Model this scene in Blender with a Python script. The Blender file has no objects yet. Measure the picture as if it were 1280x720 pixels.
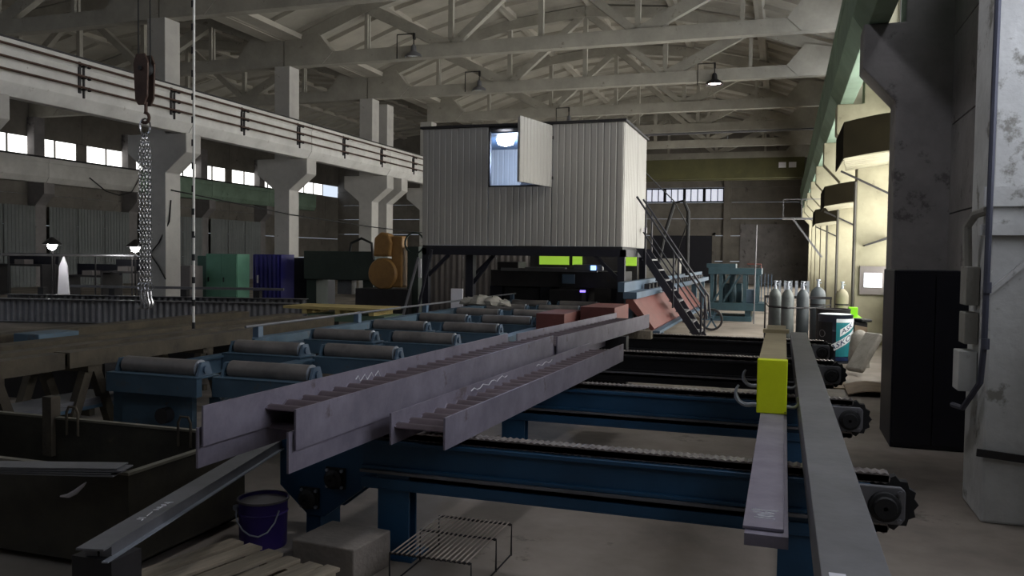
import bpy, math, random
from mathutils import Vector, Matrix
random.seed(7)
S = bpy.context.scene
COL = S.collection

# ------------------------------------------------------------------ camera, world, exposure
FPX = 1030.0
CAMH = 1.75
YAW, PITCH, ROLL = math.radians(18.27), math.radians(-2.19), math.radians(0.72)
Fv = Vector((-math.sin(YAW)*math.cos(PITCH), math.cos(YAW)*math.cos(PITCH), math.sin(PITCH)))
R0 = Vector((math.cos(YAW), math.sin(YAW), 0)); U0 = R0.cross(Fv)
Rv = R0*math.cos(ROLL) + U0*math.sin(ROLL); Uv = Rv.cross(Fv)
cam = bpy.data.cameras.new('camera'); camo = bpy.data.objects.new('camera', cam); COL.objects.link(camo)
m = Matrix.Identity(4)
for i in range(3):
    m[i][0] = Rv[i]; m[i][1] = Uv[i]; m[i][2] = -Fv[i]
m[2][3] = CAMH
camo.matrix_world = m
cam.sensor_width = 36; cam.lens = FPX/1280*36; cam.clip_end = 300; cam.clip_start = .05
S.camera = camo
S.view_settings.view_transform = 'Standard'; S.view_settings.look = 'None'
S.view_settings.gamma = 1; S.view_settings.use_curve_mapping = False
S.view_settings.exposure = 0.0
W = bpy.data.worlds.new('sky'); S.world = W; W.use_nodes = True
W.node_tree.nodes['Background'].inputs[0].default_value = (.75, .85, 1, 1)
W.node_tree.nodes['Background'].inputs[1].default_value = 1.0
WIN_RIGHT = 8.5      # daylight through the right-hand windows
WIN_NEAR = 3.4       # daylight through the window bay beside the camera
WIN_HIGH = 5.0       # clerestory glazing
WIN_LEFT = 2.2       # glazing of the neighbouring bay

def ray(px, py): return Fv + Rv*((px-640)/FPX) + Uv*((360-py)/FPX)
def PZ(px, py, z=0): d = ray(px, py); return Vector((0, 0, CAMH)) + d*((z-CAMH)/d.z)
def PY(px, py, y): d = ray(px, py); return Vector((0, 0, CAMH)) + d*(y/d.y)
def PX(px, py, x): d = ray(px, py); return Vector((0, 0, CAMH)) + d*(x/d.x)

# ------------------------------------------------------------------ helpers
def lin(c):
    return tuple(((v/255)/12.92 if v/255 <= .04045 else ((v/255+.055)/1.055)**2.4) for v in c)
MATS = {}
def mat(name, c, rough=.6, metal=0, var=.25, scale=3, c2=None, patch=None, bump=.15, bscale=None, stretch=None, spec=.5):
    """noise-varied procedural material; c, c2 in 0-255 sRGB; patch = (colour, threshold, scale) adds wear patches"""
    if name in MATS: return MATS[name]
    M = bpy.data.materials.new(name); M.use_nodes = True; nt = M.node_tree; N = nt.nodes; L = nt.links
    b = N['Principled BSDF']; b.inputs['Roughness'].default_value = rough; b.inputs['Metallic'].default_value = metal
    b.inputs['Specular IOR Level'].default_value = spec
    tc = N.new('ShaderNodeTexCoord'); mp = N.new('ShaderNodeMapping'); L.new(tc.outputs['Object'], mp.inputs[0])
    if stretch: mp.inputs['Scale'].default_value = stretch
    n = N.new('ShaderNodeTexNoise'); n.inputs['Scale'].default_value = scale; n.inputs['Detail'].default_value = 6
    n.inputs['Roughness'].default_value = .65; L.new(mp.outputs[0], n.inputs['Vector'])
    cr = N.new('ShaderNodeValToRGB'); L.new(n.outputs['Fac'], cr.inputs[0])
    a = lin(c); d = lin(c2) if c2 else tuple(v*(1-var) for v in a)
    e = cr.color_ramp.elements
    e[0].position = .32; e[0].color = (*d, 1); e[1].position = .68; e[1].color = (*(min(1, v*(1+var*.35)) for v in a), 1)
    out = cr.outputs[0]
    if patch:
        n2 = N.new('ShaderNodeTexNoise'); n2.inputs['Scale'].default_value = patch[2]; n2.inputs['Detail'].default_value = 8
        n2.inputs['Roughness'].default_value = .7; L.new(mp.outputs[0], n2.inputs['Vector'])
        c3 = N.new('ShaderNodeValToRGB'); c3.color_ramp.elements[0].position = patch[1]; c3.color_ramp.elements[1].position = patch[1]+.06
        L.new(n2.outputs['Fac'], c3.inputs[0])
        mx = N.new('ShaderNodeMix'); mx.data_type = 'RGBA'; L.new(c3.outputs[0], mx.inputs[0])
        L.new(out, mx.inputs[6]); mx.inputs[7].default_value = (*lin(patch[0]), 1); out = mx.outputs[2]
    L.new(out, b.inputs['Base Color'])
    if bump:
        bp = N.new('ShaderNodeBump'); bp.inputs['Strength'].default_value = bump; bp.inputs['Distance'].default_value = .02
        n3 = N.new('ShaderNodeTexNoise'); n3.inputs['Scale'].default_value = bscale or scale*6; n3.inputs['Detail'].default_value = 4
        L.new(mp.outputs[0], n3.inputs['Vector']); L.new(n3.outputs['Fac'], bp.inputs['Height']); L.new(bp.outputs[0], b.inputs['Normal'])
    MATS[name] = M; return M
def emit(name, c, s):
    if name in MATS: return MATS[name]
    M = bpy.data.materials.new(name); M.use_nodes = True; b = M.node_tree.nodes['Principled BSDF']
    b.inputs['Base Color'].default_value = (*c, 1); b.inputs['Emission Color'].default_value = (*c, 1)
    b.inputs['Emission Strength'].default_value = s; b.inputs['Roughness'].default_value = .3
    MATS[name] = M; return M

class MB:
    def __init__(s): s.v = []; s.f = []
    def add(s, vs, fs):
        o = len(s.v); s.v += [tuple(v) for v in vs]; s.f += [tuple(i+o for i in f) for f in fs]; return s
    def box(s, x0, x1, y0, y1, z0, z1):
        return s.add([(x0,y0,z0),(x1,y0,z0),(x1,y1,z0),(x0,y1,z0),(x0,y0,z1),(x1,y0,z1),(x1,y1,z1),(x0,y1,z1)],
                     [(0,3,2,1),(4,5,6,7),(0,1,5,4),(1,2,6,5),(2,3,7,6),(3,0,4,7)])
    def bar(s, p0, p1, w, h, up=(0,0,1)):
        p0 = Vector(p0); p1 = Vector(p1); d = (p1-p0).normalized(); u = Vector(up)
        if abs(d.dot(u)) > .98: u = Vector((0,1,0))
        sd = d.cross(u).normalized(); u = sd.cross(d)
        vs = [p+sd*a*w/2+u*b*h/2 for p in (p0, p1) for a, b in ((-1,-1),(1,-1),(1,1),(-1,1))]
        return s.add(vs, [(0,1,2,3),(7,6,5,4),(0,4,5,1),(1,5,6,2),(2,6,7,3),(3,7,4,0)])
    def prism(s, poly, axis, a0, a1):
        def mk(p, a): return (a, p[0], p[1]) if axis == 'x' else ((p[0], a, p[1]) if axis == 'y' else (p[0], p[1], a))
        n = len(poly); vs = [mk(p, a0) for p in poly]+[mk(p, a1) for p in poly]
        return s.add(vs, [tuple(range(n)), tuple(range(2*n-1, n-1, -1))]+[(i, (i+1) % n+0, (i+1) % n+n, i+n)[::-1] for i in range(n)])
    def tube(s, pts, r, n=8, closed=False, caps=True):
        pts = [Vector(p) for p in pts]; k = len(pts); vs = []; fs = []; rs = r if isinstance(r, (list, tuple)) else [r]*k
        prev = None
        for i, p in enumerate(pts):
            if closed: d = pts[(i+1) % k]-pts[i-1]
            else: d = pts[min(i+1, k-1)]-pts[max(i-1, 0)]
            d = d.normalized() if d.length > 1e-9 else Vector((0,0,1))
            if prev is None:
                u = d.orthogonal().normalized()
            else:
                u = prev-d*prev.dot(d); u = u.normalized() if u.length > 1e-6 else d.orthogonal().normalized()
            prev = u; w = d.cross(u)
            vs += [p+(u*math.cos(2*math.pi*j/n)+w*math.sin(2*math.pi*j/n))*rs[i] for j in range(n)]
        for i in range(k if closed else k-1):
            a = i*n; b = ((i+1) % k)*n
            fs += [(a+j, a+(j+1) % n, b+(j+1) % n, b+j) for j in range(n)]
        if not closed and caps: fs += [tuple(range(n))[::-1], tuple(range((k-1)*n, k*n))]
        return s.add(vs, fs)
    def cyl(s, p0, p1, r0, r1=None, n=16):
        return s.tube([p0, p1], [r0, r0 if r1 is None else r1], n)
    def lathe(s, prof, c, n=20, ax=(0,0,1)):
        ax = Vector(ax).normalized(); u = ax.orthogonal().normalized() if abs(ax.z) < .99 else Vector((1,0,0)); w = ax.cross(u); c = Vector(c)
        vs = [c+ax*z+(u*math.cos(2*math.pi*j/n)+w*math.sin(2*math.pi*j/n))*max(r, 1e-4) for r, z in prof for j in range(n)]
        fs = [(i*n+j, i*n+(j+1) % n, (i+1)*n+(j+1) % n, (i+1)*n+j) for i in range(len(prof)-1) for j in range(n)]
        return s.add(vs, fs)
    def xform(s, M, start=0):
        s.v = s.v[:start]+[tuple(M @ Vector(v)) for v in s.v[start:]]; return s
    def build(s, name, m_, parent=None, origin=None, smooth=False, bevel=0, local=False):
        if origin is None and parent is None:
            xs, ys, zs = zip(*s.v); origin = ((min(xs)+max(xs))/2, (min(ys)+max(ys))/2, min(zs))
        o3 = Vector(origin) if origin is not None else Vector((0,0,0))
        if parent is not None: o3 = Vector((0,0,0)) if local else wloc(parent)
        elif local: o3 = Vector((0,0,0))
        me = bpy.data.meshes.new(name); me.from_pydata([tuple(Vector(v)-o3) for v in s.v], [], s.f); me.update()
        import bmesh
        b = bmesh.new(); b.from_mesh(me); bmesh.ops.recalc_face_normals(b, faces=b.faces[:])
        if smooth:
            for e in b.edges: e.smooth = (len(e.link_faces) == 2 and e.calc_face_angle(9) < .7)
            for f in b.faces: f.smooth = True
        b.to_mesh(me); b.free()
        me.materials.append(m_)
        o = bpy.data.objects.new(name, me); COL.objects.link(o)
        if parent is not None: o.parent = parent
        else: o.location = o3
        if bevel:
            bv = o.modifiers.new('bevel', 'BEVEL'); bv.width = bevel; bv.segments = 2; bv.limit_method = 'ANGLE'
        return o
def wloc(o):
    v = Vector((0,0,0))
    while o is not None: v += o.location; o = o.parent
    return v
def tag(o, label=None, cat=None, group=None, kind=None):
    if label: o['label'] = label
    if cat: o['category'] = cat
    if group: o['group'] = group
    if kind: o['kind'] = kind
    return o
def thing(name, label, cat, loc, group=None):
    o = bpy.data.objects.new(name, None); COL.objects.link(o); o.location = loc; o.empty_display_size = .1
    return tag(o, label, cat, group)
def struct(name, loc=(0,0,0)):
    o = bpy.data.objects.new(name, None); COL.objects.link(o); o.location = loc; o['kind'] = 'structure'; return o
def copy_tree(o, parent=None, d=None):
    c = o.copy(); COL.objects.link(c); c.parent = parent
    if d is not None: c.location = o.location+Vector(d)
    for ch in list(o.children): copy_tree(ch, c)
    return c
def child_copy(o, parent, loc, rotz=0):
    c = o.copy(); COL.objects.link(c); c.parent = parent; c.location = Vector(loc); c.rotation_euler = (0, 0, rotz); return c
def rotz_about(mb, c, a, start=0):
    c = Vector(c); mb.xform(Matrix.Translation(c) @ Matrix.Rotation(a, 4, 'Z') @ Matrix.Translation(-c), start)

# ------------------------------------------------------------------ materials
M_floor = mat('floor_concrete', (152,142,132), .75, 0, .3, .55, c2=(104,96,88), patch=((74,67,60), .60, .8), bump=.25, bscale=9)
M_conc = mat('grey_concrete', (150,147,140), .9, 0, .3, 1.2, patch=((105,101,95), .62, 2.5), bump=.35, bscale=14)
M_concdark = mat('darkened_concrete', (132,128,128), .9, 0, .3, 1.1, patch=((92,88,88), .58, 2), bump=.35, bscale=12)  # darker tone carries the shade of the unlit column and windowless bay
M_colR = mat('whitewashed_concrete', (198,198,196), .9, 0, .25, 1.5, patch=((132,130,124), .57, 2.2), bump=.4, bscale=10)
M_truss = mat('truss_concrete', (164,160,150), .9, 0, .2, 1.5, patch=((122,116,106), .64, 2), bump=.25, bscale=10)
M_roof = mat('roof_slab_concrete', (172,167,156), .92, 0, .25, .5, patch=((132,122,108), .66, .8), bump=.2)
M_crane = mat('painted_beam_concrete', (200,198,194), .85, 0, .2, 1.2, patch=((140,132,120), .66, 1.6), bump=.2)
M_green = mat('pale_green_concrete', (128,150,132), .85, 0, .25, 1.0, patch=((92,112,98), .62, 1.8), bump=.2)
M_colL = mat('left_column_paint', (176,173,168), .85, 0, .2, 1.0, patch=((126,122,116), .63, 2), bump=.2)
M_wall = mat('wall_panel_concrete', (120,115,108), .9, 0, .3, .8, patch=((86,80,76), .6, 1.3), bump=.3)
M_wallR = mat('right_wall_panel', (160,155,132), .9, 0, .3, .9, patch=((120,112,96), .62, 1.6), bump=.3)
M_steel = mat('mill_scale_steel', (142,136,150), .5, .3, .2, 4, c2=(116,110,124), patch=((108,96,102), .62, 3), bump=.05, stretch=(1,1,1))
M_steeld = mat('dark_web_steel', (104,92,98), .55, .35, .3, 5, bump=.05)
M_grey = mat('dull_grey_steel', (112,112,116), .5, .3, .25, 3, bump=.08)
M_blue = mat('blue_machine_paint', (34,74,106), .45, .1, .3, 2.5, patch=((52,70,84), .66, 6), bump=.08)
M_blued = mat('dusty_blue_paint', (70,94,112), .6, .1, .3, 2, patch=((76,84,90), .58, 4), bump=.1)
M_bluel = mat('light_blue_paint', (80,100,120), .5, .1, .25, 2, bump=.08)
M_teal = mat('teal_machine_paint', (50,76,86), .5, .15, .3, 2, patch=((48,66,74), .6, 5), bump=.08)
M_black = mat('black_steel', (24,24,28), .5, .4, .3, 4, bump=.1)
M_dark = mat('grimy_dark_steel', (46,44,46), .6, .3, .35, 3, patch=((58,46,36), .64, 4), bump=.12)
M_chain = mat('oily_chain_steel', (168,162,160), .38, .6, .4, 20, c2=(100,92,92), bump=.1)
M_roller = mat('worn_roller_steel', (128,122,118), .55, .25, .3, 3, c2=(96,92,90), bump=.08)
M_white_m = mat('bare_bracket_metal', (170,176,186), .4, .5, .2, 6, bump=.05)
M_panel = mat('offwhite_cladding', (158,155,150), .5, .05, .08, .6, bump=.02)
M_panelside = M_panel
M_yel = mat('lime_yellow_paint', (214,226,20), .45, 0, .08, 6, patch=((46,48,12), .635, 20), bump=.05)
M_khaki = mat('dusty_khaki_paint', (150,138,108), .8, 0, .2, 4, bump=.1)
M_rust = mat('rusty_steel', (80,72,58), .85, .1, .4, 3, c2=(54,48,40), patch=((150,138,112), .68, 6), bump=.25)
M_red = mat('red_oxide_primer', (108,60,55), .65, 0, .2, 3, patch=((104,58,52), .6, 5), bump=.05)
M_wood = mat('weathered_pallet_wood', (150,138,120), .85, 0, .3, 3, stretch=(14,1.2,8), bump=.25)
M_wood2 = mat('yellow_timber', (186,166,108), .8, 0, .25, 3, stretch=(1.5,10,10), bump=.2)
M_purple = mat('violet_bucket_paint', (56,40,112), .4, .1, .25, 5, patch=((150,146,170), .72, 9), bump=.05)
M_tin = mat('bucket_lid_tin', (120,118,124), .4, .5, .25, 6, bump=.05)
M_cyl = mat('grey_green_cylinder_paint', (96,101,100), .5, .2, .3, 4, patch=((70,73,73), .6, 5), bump=.08)
M_brass = mat('brass_valve', (150,130,90), .35, .8, .2, 6, bump=0)
M_chalk = mat('white_chalk', (226,226,230), .95, 0, .1, 40, bump=0)
M_paper = mat('white_paper', (222,220,228), .8, 0, .05, 4, bump=0)
M_card = mat('brown_cardboard', (138,120,100), .9, 0, .25, 4, bump=.1)
M_sack = mat('grey_sack_cloth', (150,146,138), .95, 0, .3, 6, bump=.3)
M_drum = mat('navy_drum_paint', (30,36,52), .4, .2, .3, 4, bump=.05)
M_tealp = mat('teal_drum_label', (34,132,142), .5, 0, .2, 3, bump=.02)
M_whitep = mat('white_drum_label', (230,236,240), .5, 0, .05, 3, bump=.02)
M_navyp = mat('navy_print', (24,46,92), .5, 0, .05, 3, bump=0)
M_lime = mat('lime_plastic', (140,214,30), .5, 0, .08, 3, bump=0)
M_gbox = mat('green_locker_paint', (98,148,126), .5, .05, .15, 1.5, bump=.04)
M_bbox = mat('blue_container_paint', (46,44,128), .5, .05, .2, 1.5, bump=.04)
M_gryloc = mat('grey_locker_paint', (112,106,104), .6, .05, .2, 1.5, bump=.05)
M_pump = mat('ochre_machine_paint', (150,112,62), .55, .05, .25, 3, patch=((120,86,46), .62, 5), bump=.1)
M_dgreen = mat('dark_green_machine', (52,64,58), .6, .1, .3, 2, bump=.1)
M_rubber = mat('black_rubber', (22,22,24), .7, 0, .2, 6, bump=.05)
M_hook = mat('rusty_brown_casting', (84,64,56), .6, .3, .35, 4, bump=.15)
M_galv = mat('galvanised_chain', (186,186,190), .25, .9, .2, 20, bump=.02)
M_rope = mat('white_cord', (236,234,228), .8, 0, .1, 10, bump=0)
M_corrg = mat('corrugated_grey_sheet', (112,116,116), .6, .2, .25, .8, bump=.05)
M_glassw = emit('daylit_pane_warm', (1.0, .985, .93), WIN_RIGHT)
M_glassn = emit('daylit_pane_cool', (.86, .90, 1.0), WIN_NEAR)
M_glassh = emit('clerestory_pane', (.92, .95, 1.0), WIN_HIGH)
M_glassl = emit('far_bay_pane', (1, .99, .95), WIN_LEFT)
M_glassf = emit('end_wall_pane', (.72, .74, .86), .75)
M_frame = mat('window_frame_steel', (70,68,62), .6, .2, .2, 4, bump=.05)
M_bin = mat('stained_bin_steel', (62,58,48), .7, .2, .4, 2, c2=(38,36,32), patch=((86,74,52), .64, 3), bump=.15)
M_pipe = mat('blue_grey_conduit', (74,76,90), .6, .1, .2, 4, bump=.05)
M_darkblue = mat('navy_steel_cabinet', (22,22,34), .5, .1, .2, 3, bump=.04)

# ------------------------------------------------------------------ setting
XR, XL, XLL = 2.1, -16.6, -34.95       # right wall face, middle column row centre, far left wall
YFAR, YBACK = 60.0, -8.0
COLY = [7.0, 13.0, 19.0, 25.0, 31.0, 37.0, 43.0, 49.0, 55.0]
def floor_stain_shade(M, spots):
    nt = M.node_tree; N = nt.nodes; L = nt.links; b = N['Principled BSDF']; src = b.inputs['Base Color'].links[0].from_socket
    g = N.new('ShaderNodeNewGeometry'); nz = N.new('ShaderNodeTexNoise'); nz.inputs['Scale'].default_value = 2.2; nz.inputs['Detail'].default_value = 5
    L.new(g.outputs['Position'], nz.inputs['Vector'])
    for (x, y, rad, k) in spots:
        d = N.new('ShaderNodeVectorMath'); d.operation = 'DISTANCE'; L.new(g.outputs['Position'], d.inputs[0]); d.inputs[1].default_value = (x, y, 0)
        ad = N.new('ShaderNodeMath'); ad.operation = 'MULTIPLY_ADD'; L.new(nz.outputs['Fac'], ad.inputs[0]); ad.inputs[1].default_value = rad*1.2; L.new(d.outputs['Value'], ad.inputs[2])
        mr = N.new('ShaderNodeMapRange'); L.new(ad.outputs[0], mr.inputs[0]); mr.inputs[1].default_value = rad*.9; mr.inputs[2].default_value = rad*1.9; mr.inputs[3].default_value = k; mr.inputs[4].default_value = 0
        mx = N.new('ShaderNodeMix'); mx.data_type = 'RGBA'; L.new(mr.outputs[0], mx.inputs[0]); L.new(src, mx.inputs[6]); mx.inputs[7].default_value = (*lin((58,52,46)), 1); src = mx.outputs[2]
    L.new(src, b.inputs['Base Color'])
floor_stain_shade(M_floor, [(-.95, 3.75, .42, .75), (-.3, 3.7, .25, .5), (.9, 7.2, .9, .8), (-4.5, 5.5, 1.6, .7), (-8, 11, 3.5, .75), (-16, 20, 6, .75), (-10.5, 23, 5, .8), (-14, 31, 5, .7)])  # small near spots are stains; wide ones paint shade into the floor
fl = MB(); fl.box(-36, 3, YBACK, YFAR+1, -.2, 0); tag(fl.build('floor', M_floor), kind='structure')

# roof: ribbed slabs on every truss bay
NODES = [(0, 9.05), (.17, 10.2), (.335, 10.95), (.5, 11.25), (.665, 10.95), (.83, 10.2), (1, 9.05)]
def slab_mesh(dx, dz, ly):
    L = math.hypot(dx, dz); mb = MB()
    mb.box(0, L, .02, ly-.02, .0, .06)
    mb.box(0, .16, .02, ly-.02, -.2, 0); mb.box(L-.16, L, .02, ly-.02, -.2, 0)
    for k in range(5):
        y = .02+k*(ly-.18)/4; mb.prism([(y-.0, 0), (y+.14, 0), (y+.11, -.13), (y+.03, -.13)], 'x', 0, L)
    mb.xform(Matrix.Rotation(-math.atan2(dz, dx), 4, 'Y')); return mb
ceiling = struct('ceiling')
def roof(x0, x1, ys):
    for i in range(6):
        xa = x0+(x1-x0)*NODES[i][0]; xb = x0+(x1-x0)*NODES[i+1][0]; za, zb = NODES[i][1]+.22, NODES[i+1][1]+.22
        proto = None
        for y in ys:
            if proto is None:
                proto = slab_mesh(xb-xa, zb-za, 6.0).build('roof_slab', M_roof, ceiling); o = proto
            else:
                o = proto.copy(); COL.objects.link(o); o.parent = ceiling
            o.location = (xa, y, za)
roof(XL, XR+.1, [-5, 1]+COLY)
for y in COLY[:-1]: MB().box(XL-.7, XL+.7, y+.01, y+5.99, 9.1, 9.27).build('gutter_slab', M_roof, ceiling)
roof(XLL-.2, XL, [7., 13., 19., 25., 31., 37., 43., 49., 55.])

def make_truss(x0, x1, y, label, group):
    t = thing('roof_truss', label, 'truss', ((x0+x1)/2, y, 8.2), group)
    X = [x0+(x1-x0)*n[0] for n in NODES]; Zt = [n[1] for n in NODES]
    mb = MB(); mb.box(x0+.02, x1-.02, y-.16, y+.16, 8.2, 8.62)
    mb.prism([(x0+.02,8.205),(x0+1.5,8.205),(x0+1.9,8.6),(x0+1.3,9.32),(x0+.02,9.09)], 'y', y-.19, y+.19)
    mb.prism([(x1-.02,8.205),(x1-1.5,8.205),(x1-1.9,8.6),(x1-1.3,9.32),(x1-.02,9.09)], 'y', y-.19, y+.19)
    mb.build('bottom_chord', M_truss, t)
    for i in range(6):
        MB().bar((X[i], y, Zt[i]-.16), (X[i+1], y, Zt[i+1]-.16), .28, .4).build('top_chord', M_truss, t)
    for a, b, w in (((1, 1), (2, 0), .36), ((2, 0), (3, 1), .24), ((3, 1), (4, 0), .24), ((4, 0), (5, 1), .36)):
        p0 = Vector((X[a[0]], y, Zt[a[0]]-.2 if a[1] else 8.5)); p1 = Vector((X[b[0]], y, Zt[b[0]]-.2 if b[1] else 8.5))
        d = MB(); d.bar(p0, p1, .22, w); d.build('diagonal', M_truss, t)
    for i in (2, 3, 4):
        MB().bar((X[i], y, 8.5), (X[i], y, Zt[i]-.2), .16, .16, (0, 1, 0)).build('vertical_post', M_truss, t)
    for i in (1, 5):
        q = MB(); q.bar((X[i], y-.07, 8.5), (X[i], y-.07, Zt[i]-.2), .12, .08, (0,1,0)); q.bar((X[i], y+.07, 8.5), (X[i], y+.07, Zt[i]-.2), .12, .08, (0,1,0))
        q.build('tie_post', M_truss, t)
    return t
tr = None
for y in COLY:
    make_truss(XL, XR-.3, y, 'concrete lattice roof truss spanning from the left column row to the right wall', 'roof trusses over the main bay')
for y in COLY[1:5]:
    make_truss(XLL, XL, y, 'concrete lattice roof truss over the neighbouring bay beyond the left columns', 'roof trusses over the neighbouring bay')

# columns, right row
def col_right(y, near=False):
    x0 = 1.29 if near else 1.4
    t = MB()
    t.prism([(x0,0),(XR+.02,0),(XR+.02,8.2),(1.5,8.2),(1.5,5.03),(.97,5.03),(.97,4.43),(x0,3.95)], 'y', y-.3, y+.3)
    return t
near_col = thing('concrete_column', 'bright whitewashed concrete column with a conduit down its edge', 'column', (1.7, 6.5, 0))
col_right(6.5, True).build('shaft', M_colR, near_col, bevel=.02)
cb = MB(); cb.box(1.24, 2.05, 6.16, 6.22, 2.12, 2.25); cb.box(1.22, 2.05, 6.14, 6.2, 1.93, 2.0); cb.build('belt_course', M_colR, near_col)
cb = MB(); cb.tube([(1.27, 6.1, 8), (1.27, 6.1, 3.6), (1.262, 6.12, 1.2), (1.255, 6.16, .95), (1.22, 6.5, .72), (1.2, 6.75, .7)], .02, 8)
for z in (3.6, 1.55, 1.18): cb.cyl((1.266, 6.105, z), (1.266, 6.105, z+.07), .026, n=10)
cb.build('conduit', M_pipe, near_col, smooth=True)
cb = MB(); cb.bar((1.29, 6.17, 1.55), (1.9, 6.17, 2.15), .03, .03); cb.tube([(1.3, 6.17, 1.7), (1.27, 6.17, 1.62), (1.3, 6.17, 1.56)], .008, 6); cb.build('diagonal_strap', M_colR, near_col)
cb = MB(); cb.bar((1.25, 6.17, .48), (2.0, 6.17, .42), .02, .05); cb.build('steel_band', M_dark, near_col)
# fuse boxes on the side face
for z0, z1, x0, nm, mm in ((1.45, 1.72, 1.2, 'junction_box', M_conc), (1.18, 1.4, 1.2, 'junction_box', M_conc), (.85, 1.13, 1.17, 'switch_box', M_colR)):
    MB().box(x0, 1.285, 6.42, 6.62, z0, z1).build(nm, mm, near_col, bevel=.006)
MB().tube([(1.22, 6.5, 1.72), (1.21, 6.5, 2.0), (1.24, 6.4, 2.08), (1.29, 6.3, 2.1)], .03, 8).build('elbow_pipe', M_conc, near_col, smooth=True)

c2 = thing('concrete_column', 'shade-darkened concrete column with crane corbel behind the navy cabinet', 'column', (1.75, 12.8, 0))
col_right(12.8).build('shaft', M_concdark, c2, bevel=.02)
for y in COLY[2:]:
    c = thing('concrete_column', 'pale concrete wall column with a greenish crane corbel beyond the dark column', 'column', (1.75, y, 0), 'right wall columns beyond the dark one')
    col_right(y).build('shaft', M_wallR, c, bevel=.02)
# columns, middle row with corbels on both sides
proto = None
for y in COLY[1:]:
    if proto is None:
        proto = thing('concrete_column', 'painted concrete column with two flared corbels carrying the crane beams on the left', 'column', (XL, y, 0), 'columns of the left row')
        mb = MB(); mb.prism([(XL-.3,0),(XL+.3,0),(XL+.3,3.95),(XL+1.0,4.5),(XL+1.0,5.02),(XL+.3,5.02),(XL+.3,8.2),(XL-.3,8.2),(XL-.3,5.02),(XL-1.0,5.02),(XL-1.0,4.5),(XL-.3,3.95)], 'y', y-.3, y+.3)
        mb.build('shaft', M_colL, proto, bevel=.02)
        MB().box(XL-.36, XL+.36, y-.36, y+.36, 0, .35).build('plinth', M_colL, proto)
    else: copy_tree(proto, None, (0, y-COLY[1], 0))
copy_tree(proto, None, (0, 32.35-COLY[1], 0))['label'] = 'painted concrete column with flared corbels doubled close behind another at the joint'

# crane beams
def crane_beam(xc, sgn, y0, y1, m_, label, group, name='crane_beam'):
    t = thing(name, label, 'beam', (xc, (y0+y1)/2, 5.03), group)
    s = sgn
    pr = [(xc-.3*s, 6.2), (xc+.3*s, 6.2), (xc+.3*s, 6.0), (xc+.28*s, 5.98), (xc+.28*s, 5.3), (xc+.1*s, 5.03), (xc-.16*s, 5.03), (xc-.16*s, 5.98), (xc-.3*s, 6.02)]
    MB().prism(pr, 'y', y0+.01, y1-.01).build('beam_body', m_, t, bevel=.01)
    mb = MB(); mb.box(xc-.04, xc+.04, y0, y1, 6.2, 6.32)
    for k in range(8):
        y = y0+.4+k*.75; mb.box(xc-.15, xc+.15, y, y+.1, 6.2, 6.235)
    mb.build('crane_rail', M_dark, t)
for y in COLY[:-1]:
    crane_beam(XL+.72, 1, y, y+6, M_crane, 'long pale concrete crane beam on the left corbels behind the conductor rods', 'left crane beams')
    crane_beam(1.13, -1, y, y+6, M_green, 'greenish concrete crane beam on the right wall corbels', 'right crane beams')
crane_beam(XL+.72, 1, 1, 7, M_crane, 'long pale concrete crane beam on the left corbels behind the conductor rods', 'left crane beams')
# conductor rods + brackets on the left beam
for z, w in ((6.05, 'uppermost'), (5.78, 'middle'), (5.52, 'lowest')):
    tag(MB().tube([(XL+1.14, 8, z), (XL+1.14, 55, z)], .03, 6).build('conductor_rod', M_hook, smooth=True), f'rust brown conductor rod along the left crane beam, {w} of the three', 'rod', 'conductor rods')
proto = None
for k in range(13):
    y = 12.1+3*k
    if proto is None:
        proto = thing('rod_bracket', 'dark insulator bracket holding three conductor rods on the left crane beam', 'bracket', (XL+1.02, y, 5.4), 'conductor rod brackets')
        mb = MB(); mb.box(XL+1.0, XL+1.04, y-.03, y+.03, 5.4, 6.12); mb.box(XL+1.0, XL+1.04, y+.1, y+.14, 5.3, 6.05); mb.build('back_plate', M_dark, proto)
        for z in (6.05, 5.78, 5.52):
            q = MB(); q.cyl((XL+1.02, y+.06, z-.03), (XL+1.16, y+.06, z-.03), .025, n=8); q.lathe([(.02,0),(.05,.02),(.03,.05),(.05,.08),(.02,.1)], (XL+1.1, y+.2, z-.06), 8); q.build('insulator', M_dark, proto)
    else: copy_tree(proto, None, (0, 3*k, 0))

# right wall: panels, windows per bay
wr = struct('wall_right', (XR, 0, 0))
wcount = [0]
def panel(parent, x0, x1, y0, y1, z0, z1, m_): return MB().box(x0, x1, y0+.01, y1-.01, z0+.01, z1-.01).build('wall_panel', m_, parent)
def window(y0, y1, z0, z1, glass, x=XR, nv=4, nh=3, d=.12, name=None, sgn=1):
    wcount[0] += 1
    t = struct(f'window_{wcount[0]}', (x, (y0+y1)/2, z0))
    f = MB()
    xa, xb = sorted((x+.02*sgn, x+d*sgn))
    for k in range(nv+1):
        y = y0+(y1-y0)*k/nv; f.box(xa, xb, max(y0, y-.03), min(y1, y+.03), z0, z1)
    for k in range(nh+1):
        z = z0+(z1-z0)*k/nh; f.box(xa, xb, y0, y1, max(z0, z-.025), min(z1, z+.025))
    f.build('window_frame', M_frame, t)
    xg = x+(d-.03)*sgn
    for a in range(nv):
        for b in range(nh):
            ya = y0+(y1-y0)*a/nv+.03; yb = y0+(y1-y0)*(a+1)/nv-.03; za = z0+(z1-z0)*b/nh+.025; zb = z0+(z1-z0)*(b+1)/nh-.025
            MB().box(min(xg, xg+.012*sgn), max(xg, xg+.012*sgn), ya, yb, za, zb).build('pane', glass, t)
    return t
bays = [(-7.9, -5), (-5, 1), (1, 6.5), (6.5, 12.8), (12.8, 19)]+[(COLY[i], COLY[i+1]) for i in range(2, 8)]+[(55, 60)]
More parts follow.
